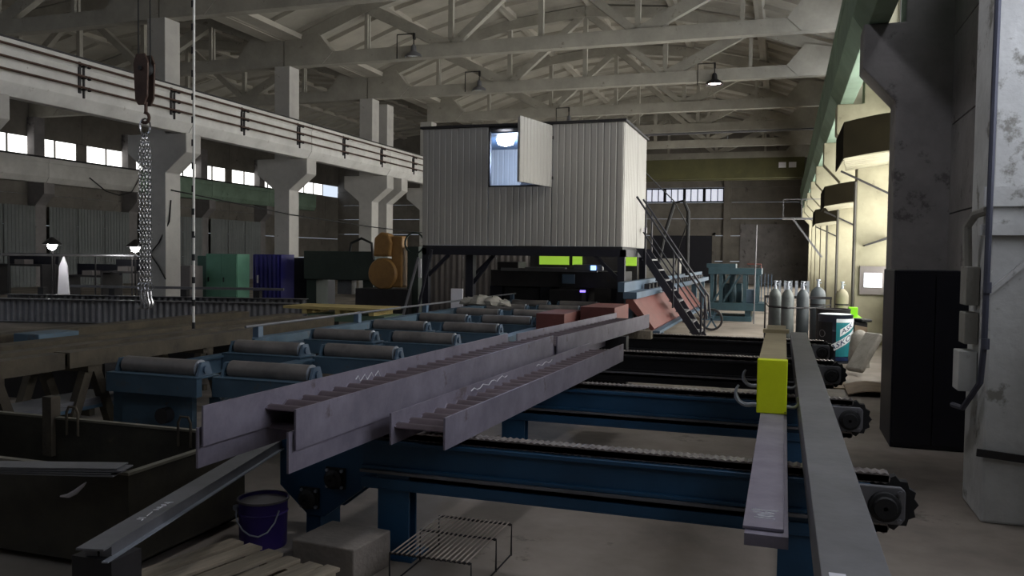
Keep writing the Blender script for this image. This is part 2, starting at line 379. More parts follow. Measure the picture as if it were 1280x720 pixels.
for i, (a, b) in enumerate(bays):
    near = i == 2; blind = i in (0, 3, len(bays)-1)
    wm = M_concdark if i == 3 else M_wallR
    panel(wr, XR, XR+.25, a, b, 0, 1.2, wm)
    if blind or i == 1:
        for z in (1.2, 2.4, 3.6): panel(wr, XR, XR+.25, a, b, z, z+1.2, wm)
    else:
        zs = 2.4 if near else 1.2; window(a+.35, b-.35, zs, 4.8, M_glassn if near else M_glassw, nh=2 if near else 3)
        if near: panel(wr, XR, XR+.25, a+.35, b-.35, 1.2, 2.4, wm)
        panel(wr, XR, XR+.25, a, a+.35, 1.2, 4.8, wm); panel(wr, XR, XR+.25, b-.35, b, 1.2, 4.8, wm)
    panel(wr, XR, XR+.25, a, b, 4.8, 6.5, wm)
    if (blind and i != 3) or i < 3 or i > 6: panel(wr, XR, XR+.25, a, b, 6.5, 8.3, wm)
    else:
        window(a+.35, b-.35, 6.5, 8.3, M_glassh, nh=2)
        panel(wr, XR, XR+.25, a, a+.35, 6.5, 8.3, wm); panel(wr, XR, XR+.25, b-.35, b, 6.5, 8.3, wm)
    panel(wr, XR, XR+.25, a, b, 8.3, 9.35, wm)
# far wall
wf = struct('wall_far', (-7, YFAR, 0))
for z0, z1 in ((0, 1.6), (1.6, 3.4), (3.4, 4.6), (4.6, 5.75), (6.8, 8.2), (8.2, 9.6), (9.6, 11.8)):
    for k in range(6):
        x0 = -35+k*6.2; panel_m = M_wall
        MB().box(x0+.01, x0+6.19, YFAR, YFAR+.25, z0+.01, z1-.01).build('wall_panel', M_wall, wf)
for xa, xb in ((-35, -9.75), (-4.1, 2.2)): MB().box(xa, xb, YFAR, YFAR+.25, 5.76, 6.79).build('wall_panel', M_wall, wf)
for xx in (-3.9, -9.9): MB().box(xx-.25, xx+.25, YFAR-.25, YFAR, 0, 9).build('pilaster', M_wall, wf)
wcount[0] += 1
t = struct(f'window_{wcount[0]}', (-6.9, YFAR, 5.75)); f = MB()
for k in range(13):
    x = -9.7+5.56*k/12; f.box(x-(.1 if k % 3 == 0 else .03), x+(.1 if k % 3 == 0 else .03), YFAR+.05, YFAR+.15, 5.78, 6.78)
f.box(-9.7, -4.14, YFAR+.05, YFAR+.15, 5.76, 5.86); f.box(-9.7, -4.14, YFAR+.05, YFAR+.15, 6.7, 6.79); f.build('window_frame', M_black, t)
for k in range(12):
    x = -9.7+5.56*k/12; MB().box(x+.04, x+.42, YFAR+.1, YFAR+.115, 5.87, 6.69).build('pane', M_glassf, t)
d = struct('door_1', (-7, YFAR, 0))
MB().box(-9.1, -4.9, YFAR-.06, YFAR-.01, .05, 3.4).build('door_leaf', M_darkblue, d)
mb = MB(); mb.box(-9.3, -9.1, YFAR-.1, YFAR-.005, 0, 3.6); mb.box(-4.9, -4.7, YFAR-.1, YFAR-.005, 0, 3.6); mb.box(-9.3, -4.7, YFAR-.1, YFAR-.005, 3.4, 3.6); mb.build('door_frame', M_wall, d)
mb = MB(); mb.box(-3.0, 1.9, YFAR-.12, YFAR-.02, .05, 4.2); tag(mb.build('door_2', M_concdark), kind='structure')
# back wall behind the camera
tag(MB().box(-35, 2.3, YBACK-.3, YBACK, 0, 11.8).build('wall_back', M_wall), kind='structure')
# left wall of the neighbouring bay with window strip
wl = struct('wall_left', (XLL, 20, 0))
for k in range(12):
    y = -8+k*6
    for z0, z1 in ((0, 1.5), (1.5, 3.0), (3.0, 4.5), (4.5, 6.4), (7.3, 9.4)):
        MB().box(XLL-.25, XLL, y+.01, min(y+5.99, 61), z0+.01, z1-.01).build('wall_panel', M_wall, wl)
for k in range(11):
    y = -8+k*6; window(y+.3, y+5.7, 6.4, 7.3, M_glassl, x=XLL, nv=4, nh=1, sgn=-1)
    MB().box(XLL-.25, XLL, y-.3, y+.3, 6.41, 7.29).build('wall_panel', M_wall, wl)

# ------------------------------------------------------------------ neighbouring bay
def corr_sheet(L, H, amp, pitch, th=.012, per=4):
    """corrugated sheet: length along +x, height +z, waves in y"""
    n = max(2, int(L/pitch*per)); vs = []; fs = []
    for k in range(n+1):
        x = L*k/n; y = amp*math.sin(2*math.pi*x/pitch)
        vs += [(x, y, 0), (x, y, H), (x, y+th, 0), (x, y+th, H)]
    for k in range(n):
        a = 4*k; b = a+4; fs += [(a, b, b+1, a+1), (a+2, a+3, b+3, b+2), (a+1, b+1, b+3, a+3), (a, a+2, b+2, b)]
    fs += [(0, 1, 3, 2), (4*n, 4*n+2, 4*n+3, 4*n+1)]
    mb = MB(); mb.add(vs, fs); return mb
for y in [19., 25., 31., 37., 43., 49.]:
    crane_beam(XLL+.75, 1, y, y+6, M_green if y > 36 else M_crane, 'pale crane beam under the high window strip of the neighbouring bay', 'crane beams of the neighbouring bay')
    c = thing('concrete_column', 'grey concrete column with corbel on the far wall of the neighbouring bay', 'column', (XLL+.3, y, 0), 'columns on the far left wall')
    MB().prism([(XLL+.01,0),(XLL+.5,0),(XLL+.5,3.95),(XLL+1.05,4.5),(XLL+1.05,5.02),(XLL+.45,5.02),(XLL+.45,8.2),(XLL+.01,8.2)], 'y', y-.3, y+.3).build('shaft', M_concdark, c)
proto = None
for y in [19., 25., 31., 37., 43.]:
    t = thing('sheet_partition', 'grey corrugated sheet partition between far left wall columns', 'partition', (XLL+.6, y+3, 0), 'corrugated partitions of the neighbouring bay')
    for k in range(3):
        if proto is None:
            proto = corr_sheet(1.7, 3.9, .03, .2); proto = proto.build('corrugated_sheet', M_corrg, t, local=True)
            o = proto
        else: o = proto.copy(); COL.objects.link(o); o.parent = t
        o.rotation_euler = (0, 0, math.pi/2); o.location = (0, -2.6+k*1.75, 0)
# work lamps glowing in the neighbouring bay
M_lampw = emit('work_lamp_glow', (1, 1, .97), 60)
def work_lamp(p, label):
    t = thing('work_lamp', label, 'lamp', (p.x, p.y, 0))
    MB().cyl((p.x, p.y, 0), (p.x, p.y, p.z-.2), .03, n=8).build('pole', M_dark, t)
    MB().lathe([(.04, .32), (.3, .1), (.3, .06)], (p.x, p.y, p.z-.08), 14).build('shade', M_dark, t)
    MB().lathe([(.01, .12), (.14, .1), (.17, 0), (.12, -.16), (.01, -.22)], (p.x, p.y, p.z), 12).build('bulb', M_lampw, t, smooth=True)
work_lamp(PX(65, 305, -24.2), 'glowing work lamp on a pole beside the bent sheet on the left')
work_lamp(PX(169, 308, -21.5), 'glowing work lamp on a pole behind the hanging chains')

# ------------------------------------------------------------------ corrugated-web beams lying on the conveyors
def sin_beam(label, p, ang, length, w, fh, setback=0, far_set=0, group='corrugated web beams', ext=0):
    """p = near right lower corner; beam runs along +y turned by ang towards +x; flanges upright, web flat"""
    t = thing('corrugated_web_beam', label, 'steel beam', p, group); t.rotation_euler = (0, 0, -ang)
    th = .011
    MB().box(-th, 0, 0, length, 0, fh).build('flange', M_steel, t, local=True)
    MB().box(-w, -w+th, -ext, length, 0, fh).build('flange', M_steel, t, local=True)
    mb = corr_sheet(length-setback-far_set, w-2*th, .02, .155, .005, 8)
    mb.xform(Matrix(((0,0,1,-w+th),(1,0,0,setback),(0,1,0,fh/2),(0,0,0,1))))
    mb.build('corrugated_web', M_steeld, t, local=True, smooth=True)
    wd = MB()
    for x in (-w+th+.004, -th-.004): wd.tube([(x, setback+k*(length-setback-far_set)/80, fh/2+.02*math.sin(2*math.pi*(k*(length-setback-far_set)/80)/.155)+.006) for k in range(81)], .005, 4)
    wd.build('weld_seam', M_white_m if False else M_steel, t, local=True)
    return t
TOPZ = .745
b_low = sin_beam('corrugated web beam lying under another, nested beneath the near stacked beam', (-2.125, 3.22, TOPZ), .035, 6.0, .455, .19, .42, ext=.08)
b_top = sin_beam('near corrugated web beam nested on top of another across the blue chain conveyors', (-2.105, 3.25, TOPZ+.103), .033, 3.95, .45, .19, .36, ext=.1)
b_far = sin_beam('corrugated web beam ending by the cabin post, butted behind the stacked beam', (-1.95, 7.25, TOPZ+.103), .084, 3.5, .45, .175, 0, ext=-.1)
b_thd = sin_beam('shorter low corrugated web beam with chalk scribble overhanging the blue corner post', (-1.64, 3.9, TOPZ), .042, 4.05, .325, .168, .03)
# chalk scribble and a chalk tick on the flanges
mb = MB(); q = [(1.05+.05*k, .1+.012*math.sin(k*1.9)+.0015*k) for k in range(14)]
mb.tube([(-.3125, y, z+.03) for y, z in q], .003, 5); mb.tube([(-.3125, 2.35+.05*k, .135+.01*math.sin(k*1.7)) for k in range(9)], .003, 5)
mb.build('chalk_mark', M_chalk, b_thd, local=True)
mb = MB(); mb.tube([(-.437, 1.25+.028*k, .13+.022*math.sin(k*2.1)) for k in range(12)], .003, 5); mb.build('chalk_mark', M_chalk, b_top, local=True)
# packing timber under the far beam
tag(MB().box(-2.15, -1.55, 10.2, 10.35, .745, .846).build('packing_timber', M_wood), 'short timber packing under the far end of the beam by the cabin post', 'timber')
tag(MB().box(-2.25, -1.7, 9.35, 9.5, .0, .846).build('packing_stand', M_dark), 'dark steel packing stand under the far stacked beam', 'stand')

# flat bars on the right: two stacked channels, long channel
t = thing('steel_channel', 'long grey steel channel lying outermost along the conveyor ends with a paper tag', 'steel channel', (.2, 1.9, .745)); t.rotation_euler = (0, 0, .0035)
MB().prism([(-.085,.16),(.095,.16),(.095,0),(.084,0),(.084,.148),(-.074,.148),(-.074,0),(-.085,0)], 'y', 0, 8.3).build('channel_body', M_grey, t, local=True, bevel=.003)
MB().box(-.065, -.022, .36, .46, .1605, .1625).build('paper_tag', M_paper, t, local=True)
t = thing('flat_bar', 'chalk-marked flat steel bar under the yellow-ended lifting beam, upper of two', 'steel bar', (-.05, 2.9, .787))
MB().box(-.12, .02, 3.03, 10.2, .788, .80).build('bar_body', M_steel, t, bevel=.002)
def strokes(parent, M, segs, r=.003, n=5):
    mb = MB()
    for s in segs: mb.tube([M @ Vector((a, b, 0)) for a, b in s], r, n)
    mb.build('chalk_writing', M_chalk, parent)
# reads along the bar: 10 M
A = Matrix.Translation((-.085, 3.14, .801))
strokes(t, A, [[(0,0),(.075,-.003)], [(0.01,.03),(.03,.042),(.06,.04),(.07,.03),(.05,.02),(.02,.02),(.01,.03)], [(-.005,.062),(.04,.06),(.07,.066),(.04,.075),(.07,.062)],
    [(-.012,.085),(.03,.09),(-.01,.1),(.03,.094),(.085,.098)]], .0022)
t = thing('flat_bar', 'thick plain steel bar under the chalk-marked one, lower of two', 'steel bar', (-.05, 2.9, .742))
MB().box(-.113, .036, 2.99, 10.1, .742, .786).build('bar_body', M_steel, t, bevel=.002)

# lifting beam with yellow end and hooks
t = thing('lifting_beam', 'dusty box lifting beam with lime yellow end and curved hooks', 'lifting beam', (-.055, 5.3, .80))
MB().box(-.14, .028, 5.38, 8.2, .802, 1.13).build('beam_body', M_khaki, t, bevel=.006)
MB().box(-.145, .034, 5.3, 5.38, .801, 1.134).build('end_plate', M_yel, t, bevel=.006)
for y, r in ((5.42, .075), (6.25, .07)):
    for s, x0 in ((-1, -.14), (1, .028)):
        pts = [(x0-s*.004, y, .835), (x0+s*.008, y, .83)]
        for k in range(11):
            a = math.radians(-20+k*15); rr = r if s < 0 else .042; pts.append((x0+s*(.055*rr/.075+.006+rr*math.sin(a)), y, .83+rr-rr*math.cos(a)-.004))
        MB().tube(pts, [.014 if s < 0 else .01]*9+[.011, .010, .009, .007], 8).build('hook', M_white_m, t, smooth=True)
MB().box(-.16, .05, 7.3, 7.4, 1.13, 1.16).build('strap', M_khaki, t)

# ------------------------------------------------------------------ blue chain conveyors
def chain_mesh(x0, x1, y, z, ph=0):
    mb = MB(); n = int((x1-x0)/.036)
    for k in range(n):
        x = x0+(k+.5)*(x1-x0)/n
        mb.cyl((x, y-.042, z), (x, y+.042, z), .026, n=8)
        w = .036
        mb.box(x-.0185, x+.0185, y-w-.006, y-w, z-.02, z+.013); mb.box(x-.0185, x+.0185, y+w, y+w+.006, z-.02, z+.013)
    return mb
def chain_conveyor(y, label, mblue, xl=-2.6):
    t = thing('chain_conveyor', label, 'conveyor', (-1.0, y, 0), 'chain conveyors')
    mb = MB(); mb.box(xl, .42, y-.05, y+.05, .52, .665); mb.box(xl, .42, y-.075, y+.075, .655, .678); mb.box(xl, .42, y-.075, y+.075, .505, .525); mb.build('upper_beam', mblue, t, bevel=.003)
    mb = MB(); mb.box(xl, .4, y-.07, y-.03, .40, .455); mb.box(xl, .4, y+.03, y+.07, .40, .455); mb.box(xl, .4, y-.07, y+.07, .392, .40); mb.build('lower_beam', mblue, t, bevel=.003)
    tag(chain_mesh(xl+.1, .5, y, .708).build('carrying_chain', M_chain, t), kind='stuff')
    tag(chain_mesh(xl+.1, .5, y, .466).build('return_chain', M_chain, t), kind='stuff')
    MB().box(xl, .42, y-.09, y-.06, .488, .503).build('guide_strip', M_grey, t)
    for x in (-2.12, .1):
        p = MB(); p.box(x-.10, x+.10, y-.055, y-.04, 0, .51); p.box(x-.10, x+.10, y+.04, y+.055, 0, .51); p.box(x-.006, x+.006, y-.04, y+.04, 0, .51)
        p.box(x-.15, x+.15, y-.12, y+.12, 0, .015); p.build('post', mblue, t, bevel=.003)
    # sprocket end
    s = MB(); N = 14; prof = []
    for k in range(N*2):
        a = math.pi*k/N; r = .118 if k % 2 else .135; prof.append((.5+r*math.cos(a), .589+r*math.sin(a)))
    s.prism(prof, 'y', y-.03, y+.03); s.build('sprocket', M_rubber, t)
    pl = MB(); pl.prism([(.36,.50),(.55,.50),(.57,.53),(.57,.66),(.55,.68),(.36,.68)], 'y', y-.09, y-.06); pl.build('end_plate', M_grey, t, bevel=.006)
    br = MB(); br.lathe([(.01,.05),(.05,.05),(.055,.03),(.07,.025),(.075,0)], (.48, y-.09, .585), 18, (0,-1,0)); br.build('bearing', M_rubber, t, smooth=True)
    for bx, bz in ((.545,.655),(.545,.52)): MB().cyl((bx, y-.09, bz), (bx, y-.105, bz), .012, n=6).build('bolt', M_grey, t)
    return t
CY = [4.33, 6.55, 9.0, 11.2]
chain_conveyor(CY[0], 'blue chain conveyor nearest the wire rack, under the overhanging beam ends', M_blue, -2.32)
chain_conveyor(CY[1], 'blue chain conveyor, second one behind the wire rack', M_blue)
chain_conveyor(CY[2], 'dark chain conveyor, third one behind the wire rack', M_black, -2.4)
chain_conveyor(CY[3], 'dark chain conveyor nearest the cabin stairs', M_black, -2.4)
# drive housing at the left end of the first conveyor
t = thing('drive_housing', 'blue sloping drive housing with two round bearings behind the purple bucket', 'drive housing', (-2.65, 4.45, .0))
MB().prism([(-2.98,.66),(-2.62,.70),(-2.36,.66),(-2.36,.36),(-2.66,.13),(-2.78,.13),(-2.98,.3)], 'y', 4.42, 4.47).build('side_plate', M_blue, t, bevel=.004)
MB().prism([(-2.98,.66),(-2.62,.70),(-2.36,.66),(-2.36,.36),(-2.66,.13),(-2.78,.13),(-2.98,.3)], 'y', 4.66, 4.7).build('side_plate', M_blue, t, bevel=.004)
MB().box(-2.8, -2.7, 4.44, 4.68, 0, .3).build('foot', M_blue, t)
for x, z in ((-2.58, .38), (-2.76, .24)):
    b = MB(); b.box(x-.065, x+.065, 4.405, 4.42, z-.065, z+.065); b.lathe([(.01,.06),(.035,.06),(.045,.04),(.06,.03),(.06,0)], (x, 4.405, z), 16, (0,-1,0))
    b = b.build('bearing', M_dark, t, smooth=True)
    for a, c_ in ((-1,-1),(1,-1),(1,1),(-1,1)): MB().cyl((x+a*.05, 4.405, z+c_*.05), (x+a*.05, 4.39, z+c_*.05), .01, n=6).build('bolt', M_white_m, b, local=False)
mb = MB(); mb.box(-2.36, -2.33, 4.4, 4.46, .37, .45); mb.build('tie_bar', M_blue, t)

# ------------------------------------------------------------------ roller conveyor
t = thing('roller_conveyor', 'dusty blue roller conveyor with two files of steel rollers leading under the cabin', 'conveyor', (-4.7, 9, 0))
for x in (-5.8, -4.74, -3.66):
    mb = MB(); mb.box(x-.04, x+.04, 6.05, 18.7, .46, .64); mb.box(x-.08, x+.08, 6.05, 18.7, .625, .645); mb.build('side_rail', M_blued, t)
rp = None
for k in range(8):
    y = 6.05+1.6*k
    for j, xc in enumerate((-5.26, -4.2)):
        yy = y+(-.05 if j == 0 else .05)
        mb = MB(); mb.box(xc-.49, xc+.49, yy-.16, yy-.09, .50, .665); mb.box(xc-.49, xc+.49, yy-.16, yy+.14, .655, .672)
        mb.build('cross_channel', M_blued, t, bevel=.003)
        r = MB(); r.cyl((xc-.40, yy, .725), (xc+.40, yy, .725), .08, n=20); r.cyl((xc-.45, yy, .725), (xc+.45, yy, .725), .02, n=8)
        ro = r.build('roller', M_roller, t, smooth=True)
        ring = MB(); ring.lathe([(.055,0),(.083,0),(.083,.012),(.055,.012)], (xc+.395, yy, .725), 20, (1,0,0)); ring.build('end_ring', M_white_m, ro)
        for s in (-1, 1):
            b = MB(); x = xc+s*.44; b.prism([(yy-.1,.672),(yy+.1,.672),(yy+.05,.79),(yy-.05,.79)], 'x', x-.012, x+.012); b.cyl((x-.03, yy, .725), (x+.03, yy, .725), .035, n=12)
            b.build('bearing_bracket', M_bluel if s > 0 else M_blued, t)
for y in (6.1, 9.2, 12.4, 15.6, 18.5):
    for x in (-5.8, -4.74, -3.66): MB().box(x-.06, x+.06, y-.06, y+.06, 0, .47).build('leg', M_blued, t)
mb = MB(); mb.box(-5.72, -4.95, 6.0, 6.06, .1, .47); mb.build('apron_plate', M_blued, t)
mb = MB(); mb.cyl((-5.2, 5.99, .3), (-5.2, 5.9, .3), .07, n=16); mb.build('gear_motor', M_dark, t)
# guard tube on stubs along the far side of the rollers
t = thing('guard_rail', 'thin grey guard tube on blue stub posts along the far side of the roller conveyor', 'rail', (-6.15, 12, 0))
MB().tube([(-6.15, 8.4, .86), (-6.15, 18.9, .86)], .018, 8).build('tube', M_grey, t, smooth=True)
mb = MB(); mb.box(-6.2, -6.02, 8.4, 18.9, .5, .72); mb.build('base_beam', M_blued, t)
for k in range(5): MB().box(-6.19, -6.11, 8.6+k*2.5, 8.7+k*2.5, .72, .85).build('stub_post', M_bluel, t)
for k in range(4): MB().box(-6.17, -6.07, 8.5+k*3.4, 8.6+k*3.4, 0, .5).build('leg', M_blued, t)
# red packing blocks on the roller line
for p0, p1, lab in (((-3.54, 11.9), (-3.1, 13.0), 'red oxide steel block on the rollers, farther from the cabin post'), ((-3.05, 12.7), (-2.5, 13.9), 'red oxide steel block beside the cabin post')):
    tag(MB().box(p0[0], p1[0], p0[1], p1[1], (.662), .90 if p0[0] < -3.3 else .97).build('steel_block', M_red, bevel=.006), lab, 'steel block', 'red steel blocks')
tag(MB().box(-3.55, -2.45, 11.8, 14, 0, .66).build('block_table', M_dark), 'dark steel bench carrying the red steel blocks', 'bench')

# ------------------------------------------------------------------ cabin on stilts
CX0, CX1, CY0, CY1, CZ0, CZ1 = -7.3, -3.02, 16.0, 18.7, 1.97, 4.4
cab = thing('control_cabin', 'off-white ribbed panel cabin raised on dark steel posts over the conveyor line', 'cabin', (-5.16, 17.35, 0))
def ribbed(L, H, th=.06, pitch=.13):
    """cladding panel: length +x, height +z, ribbed face towards -y"""
    mb = MB(); pts = []; n = int(round(L/pitch)); p = L/n
    for k in range(n): pts += [(k*p, 0), (k*p+.012, -.008), (k*p+p-.024, -.008), (k*p+p-.012, 0)]
    pts += [(L, 0), (L, th), (0, th)]
    mb.prism(pts, 'z', 0, H); return mb
WX0, WX1, WZ0, WZ1 = -5.82, -4.47, 3.17, 4.38
def clad(x0, x1, z0, z1, y, nm='wall_panel'):
    o = ribbed(x1-x0-.01, z1-z0).xform(Matrix.Translation((x0+.005, y, z0))).build(nm, M_panel, cab); return o
clad(CX0, WX0, CZ0, CZ1, CY0); clad(WX0, WX1, CZ0, WZ0, CY0); clad(WX1, CX1-.0, CZ0, CZ1, CY0)
for y0, y1 in ((CY0+.07, 17.52), (17.56, CY1)):
    mb = ribbed(y1-y0, CZ1-CZ0, .05); mb.xform(Matrix.Translation((CX1-.05+.05, y0, CZ0)) @ Matrix.Rotation(math.pi/2, 4, 'Z')); mb.build('wall_panel', M_panel, cab)
mb = ribbed(CX1-CX0, CZ1-CZ0); mb.xform(Matrix.Translation((CX0, CY1-.06, CZ0))); mb.build('back_wall', M_panel, cab)
mb = MB(); mb.box(CX0+.0, CX0+.06, CY0+.07, CY1-.07, CZ0, CZ1); mb.build('wall_panel', M_panel, cab)
MB().box(CX0-.04, CX1+.05, CY0-.06, CY1+.05, CZ1+.005, CZ1+.05).build('roof_sheet', M_dark, cab)
MB().box(CX0, CX1-.1, CY0+.1, CY1-.1, CZ1-.12, CZ1-.09).build('ceiling_sheet', M_bluel, cab)
MB().box(CX0, CX1, CY0+.02, CY1, CZ0-.06, CZ0-.005).build('floor_plate', M_dark, cab)
mb = MB()
for y in (CY0+.05, 17.35, CY1-.05): mb.box(CX0, CX1+.06, y-.05, y+.05, CZ0-.2, CZ0-.06)
for x in (CX0+.05, CX1+.01): mb.box(x-.05, x+.05, CY0, CY1, CZ0-.2, CZ0-.06)
mb.build('base_frame', M_darkblue, cab)
for x in (CX0+.08, CX1-.02):
    for y in (CY0+.06, CY1-.08):
        MB().box(x-.07, x+.07, y-.07, y+.07, 0, CZ0-.2).build('post', M_darkblue, cab)
for p0, p1 in (((CX0+.1, CY0+.06, 1.3), (CX0+.6, CY0+.06, 1.78)), ((CX1-.05, CY0+.06, 1.3), (CX1-.55, CY0+.06, 1.78)), ((CX0+.1, CY1-.1, 1.2), (CX0+.7, CY1-.1, 1.78)), ((-6.3, CY0+.3, 1.1), (-5.8, CY0+.3, 1.76))):
    MB().bar(p0, p1, .07, .07).build('knee_brace', M_darkblue, cab)
for x in (-6.3,): MB().box(x-.08, x+.08, CY0+.2, CY0+.38, 0, CZ0-.2).build('post', M_darkblue, cab)
# window opening: frame, shutter
mb = MB()
for a, b, c_, d_ in ((WX0, WX0+.03, WZ0, WZ1), (WX1-.03, WX1, WZ0, WZ1), (WX0, WX1, WZ0, WZ0+.03), (WX0, WX1, WZ1-.02, WZ1+.02)): mb.box(a, b, CY0-.01, CY0+.07, c_, d_)
mb.build('window_frame', M_dark, cab)
sh = ribbed(1.3, 1.22, .05, .13); sh.xform(Matrix.Translation((WX1+.01, CY0-.04, WZ0-.02)) @ Matrix.Rotation(math.radians(-102), 4, 'Z') @ Matrix.Diagonal((1, -1, 1, 1))); sh.build('shutter', M_panel, cab)
mb = MB(); mb.box(WX1-.03, WX1+.03, CY0-.06, CY0, 3.3, 3.36); mb.box(WX1-.03, WX1+.03, CY0-.06, CY0, 4.1, 4.16); mb.build('hinge', M_dark, cab)
MB().box(-5.66, -5.62, CY1-.1, CY1-.065, CZ0, 4.1).build('inner_door_edge', M_dark, cab)
# stairs and handrail
def stair_z(x): return 1.9-(x+3.0)*(1.9/1.28)
for y in (17.45, 18.25):
    MB().prism([(-3.0,1.95),(-2.82,1.95),(-1.5,0),(-1.68,0)], 'y', y-.02, y+.02).build('stringer', M_darkblue, cab)
for k in range(8):
    z = 1.72-k*.215; x = -2.91+(1.95-z)*.677-.0; MB().box(x-.12, x+.1, 17.47, 18.23, z-.02, z+.012).build('stair_tread', M_grey, cab)
for y in (17.43, 18.27):
    mb = MB(); mb.tube([(-3.0, y, 3.05), (-1.55, y, .95), (-1.5, y, .5)], .022, 8); mb.tube([(-2.85, y, 2.3), (-1.6, y, .5)], .016, 8)
    for x in (-2.8, -2.2, -1.62): mb.tube([(x, y, stair_z(x)-.0), (x, y, max(.95, 3.05-(x+3.0)*1.448))], .022, 8)
    mb.build('handrail', M_darkblue, cab, smooth=True)
MB().box(CX1+.08, CX1+.14, 18.0, 18.12, 2.3, 2.42).build('switch_box', M_paper, cab)
# cabin interior lamp and chair
LP = PY(632, 176, 16.7)
t = thing('cabin_lamp', 'bright cool white lamp inside the cabin window', 'lamp', (LP.x, LP.y, LP.z))
MB().lathe([(.01, .12), (.14, .1), (.2, .03), (.16, -.08), (.01, -.12)], LP, 16).build('bulb', emit('cabin_lamp_glow', (.86, .9, 1), 14), t, smooth=True)
MB().cyl(LP, (LP.x, LP.y, CZ1-.12), .04, n=8).build('stem', M_dark, t)
L = bpy.data.lights.new('cabin_bulb', 'POINT'); L.energy = 170; L.color = (.5, .66, 1); L.shadow_soft_size = .2
lo = bpy.data.objects.new('cabin_bulb', L); COL.objects.link(lo); lo.location = (LP.x+.1, 17.1, LP.z-.35)
t = thing('office_chair', 'black office chair back seen through the cabin window', 'chair', (-4.9, 17.2, CZ0))
MB().prism([(-5.62,2.9),(-5.6,3.15),(-5.5,3.4),(-5.38,3.62),(-5.2,3.72),(-5.0,3.6),(-4.95,2.9)], 'y', 17.2, 17.32).build('backrest', M_rubber, t, bevel=.03)
MB().box(-5.6, -5.0, 16.8, 17.3, 2.42, 2.5).build('seat', M_rubber, t, bevel=.02)
mb = MB(); mb.cyl((-5.3, 17.1, 2.0), (-5.3, 17.1, 2.42), .03, n=10); mb.box(-5.6, -5.0, 17.07, 17.13, CZ0, 2.01); mb.box(-5.33, -5.27, 16.8, 17.4, CZ0, 2.01); mb.build('pedestal', M_dark, t)
MB().box(-5.33, -5.27, 17.24, 17.3, 2.45, 3.0).build('back_post', M_dark, t)

# machinery under and behind the cabin
t = thing('drilling_machine', 'dark drilling line gantry with grey table under the cabin', 'machine', (-5.3, 19.4, 0))
MB().box(-6.9, -3.56, 19.2, 20.2, 1.02, 1.42).build('gantry_beam', M_dark, t, bevel=.01)
MB().box(-6.6, -4.2, 19.1, 19.19, 1.40, 1.47).build('top_rail', M_grey, t)
MB().box(-5.95, -4.95, 19.0, 19.18, 1.47, 1.5).build('tray', M_grey, t)
MB().box(-4.75, -4.05, 19.0, 19.18, 1.44, 1.58).build('carriage_cover', M_grey, t, bevel=.01)
MB().box(-5.05, -4.75, 19.12, 19.19, 1.12, 1.34).build('control_panel', M_bluel, t)
for x in (-6.8, -5.5, -4.6, -3.75): MB().box(x-.15, x+.15, 19.3, 20.0, 0, 1.02).build('column', M_darkblue, t)
MB().box(-5.3, -4.5, 18.9, 19.3, .62, .98).build('motor_housing', M_dark, t, bevel=.02)
mb = MB(); mb.box(-6.75, -6.2, 19.25, 19.9, 1.42, 1.62); mb.build('spindle_head', M_dark, t, bevel=.02)
for x0, x1 in ((-6.15, -5.35), (-5.25, -5.0), (-3.95, -3.58)):
    tag(MB().box(x0, x1, 20.9, 20.95, 1.55, 1.78).build('warning_panel', emit('lime_backlit_panel', (.36, .62, .06), .5)), 'lime green lit panel strip glowing under the cabin floor', 'panel', 'lime panels under the cabin')
tag(MB().box(-6.4, -3.56, 20.96, 21.05, 0, 1.85).build('machine_screen', M_dark), 'dark screen sheet behind the lime panels under the cabin', 'screen')
MB().box(-4.32, -4.2, 18.96, 19.0, 1.45, 1.56).build('indicator_light', emit('blue_led', (.25, .45, 1), 3), t)
MB().box(-4.55, -4.42, 18.87, 18.9, .93, .98).build('indicator_light', emit('violet_led', (.3, .2, 1), 2), t)
for x, z in ((-6.52, .86),): tag(MB().box(x-.13, x+.13, 16.05, 16.09, 0, z+.2).build('white_bollard', M_paper), 'short pale board standing beside the inner cabin post', 'board')
MB().box(-6.62, -5.68, 19.4, 19.9, 0, 1.0).build('gap_filler', M_dark, t, bevel=.02)  # dark box added to close a bright gap between the machine columns
t = thing('sheet_screen', 'grey violet corrugated sheet screen standing behind the cabin posts', 'screen', (-8.2, 21.9, 0))
for k in range(3): corr_sheet(.98, 1.85, .02, .18, .012, 6).xform(Matrix.Translation((-9.7+k, 21.9, .02))).build('corrugated_sheet', M_gryloc, t)
for x in (-9.72, -6.72): MB().box(x-.03, x+.03, 21.94, 22.0, 0, 1.9).build('post', M_dark, t)
# rags and parts heap on the rollers
t = thing('cloth_bundle', 'pale grey crumpled cloth bundle lying on the rollers under the cabin', 'cloth', (-5.4, 14.6, .81))
rnd = random.Random(3)
for cx, rr in ((-5.7, .14), (-5.45, .19), (-5.2, .17), (-5.0, .12)):
    mb = MB(); prof = [(.01, .0), (rr*1.2, .02), (rr*1.25, rr*.5), (rr*.8, rr*.9), (.01, rr)]
    mb.lathe(prof, (cx, 14.6, .81), 9); mb.v = [(x+rnd.uniform(-.03,.03), y+rnd.uniform(-.03,.03), max(.81, z+rnd.uniform(-.02,.03))) for x, y, z in mb.v]; mb.build('fold', M_sack, t, smooth=True)

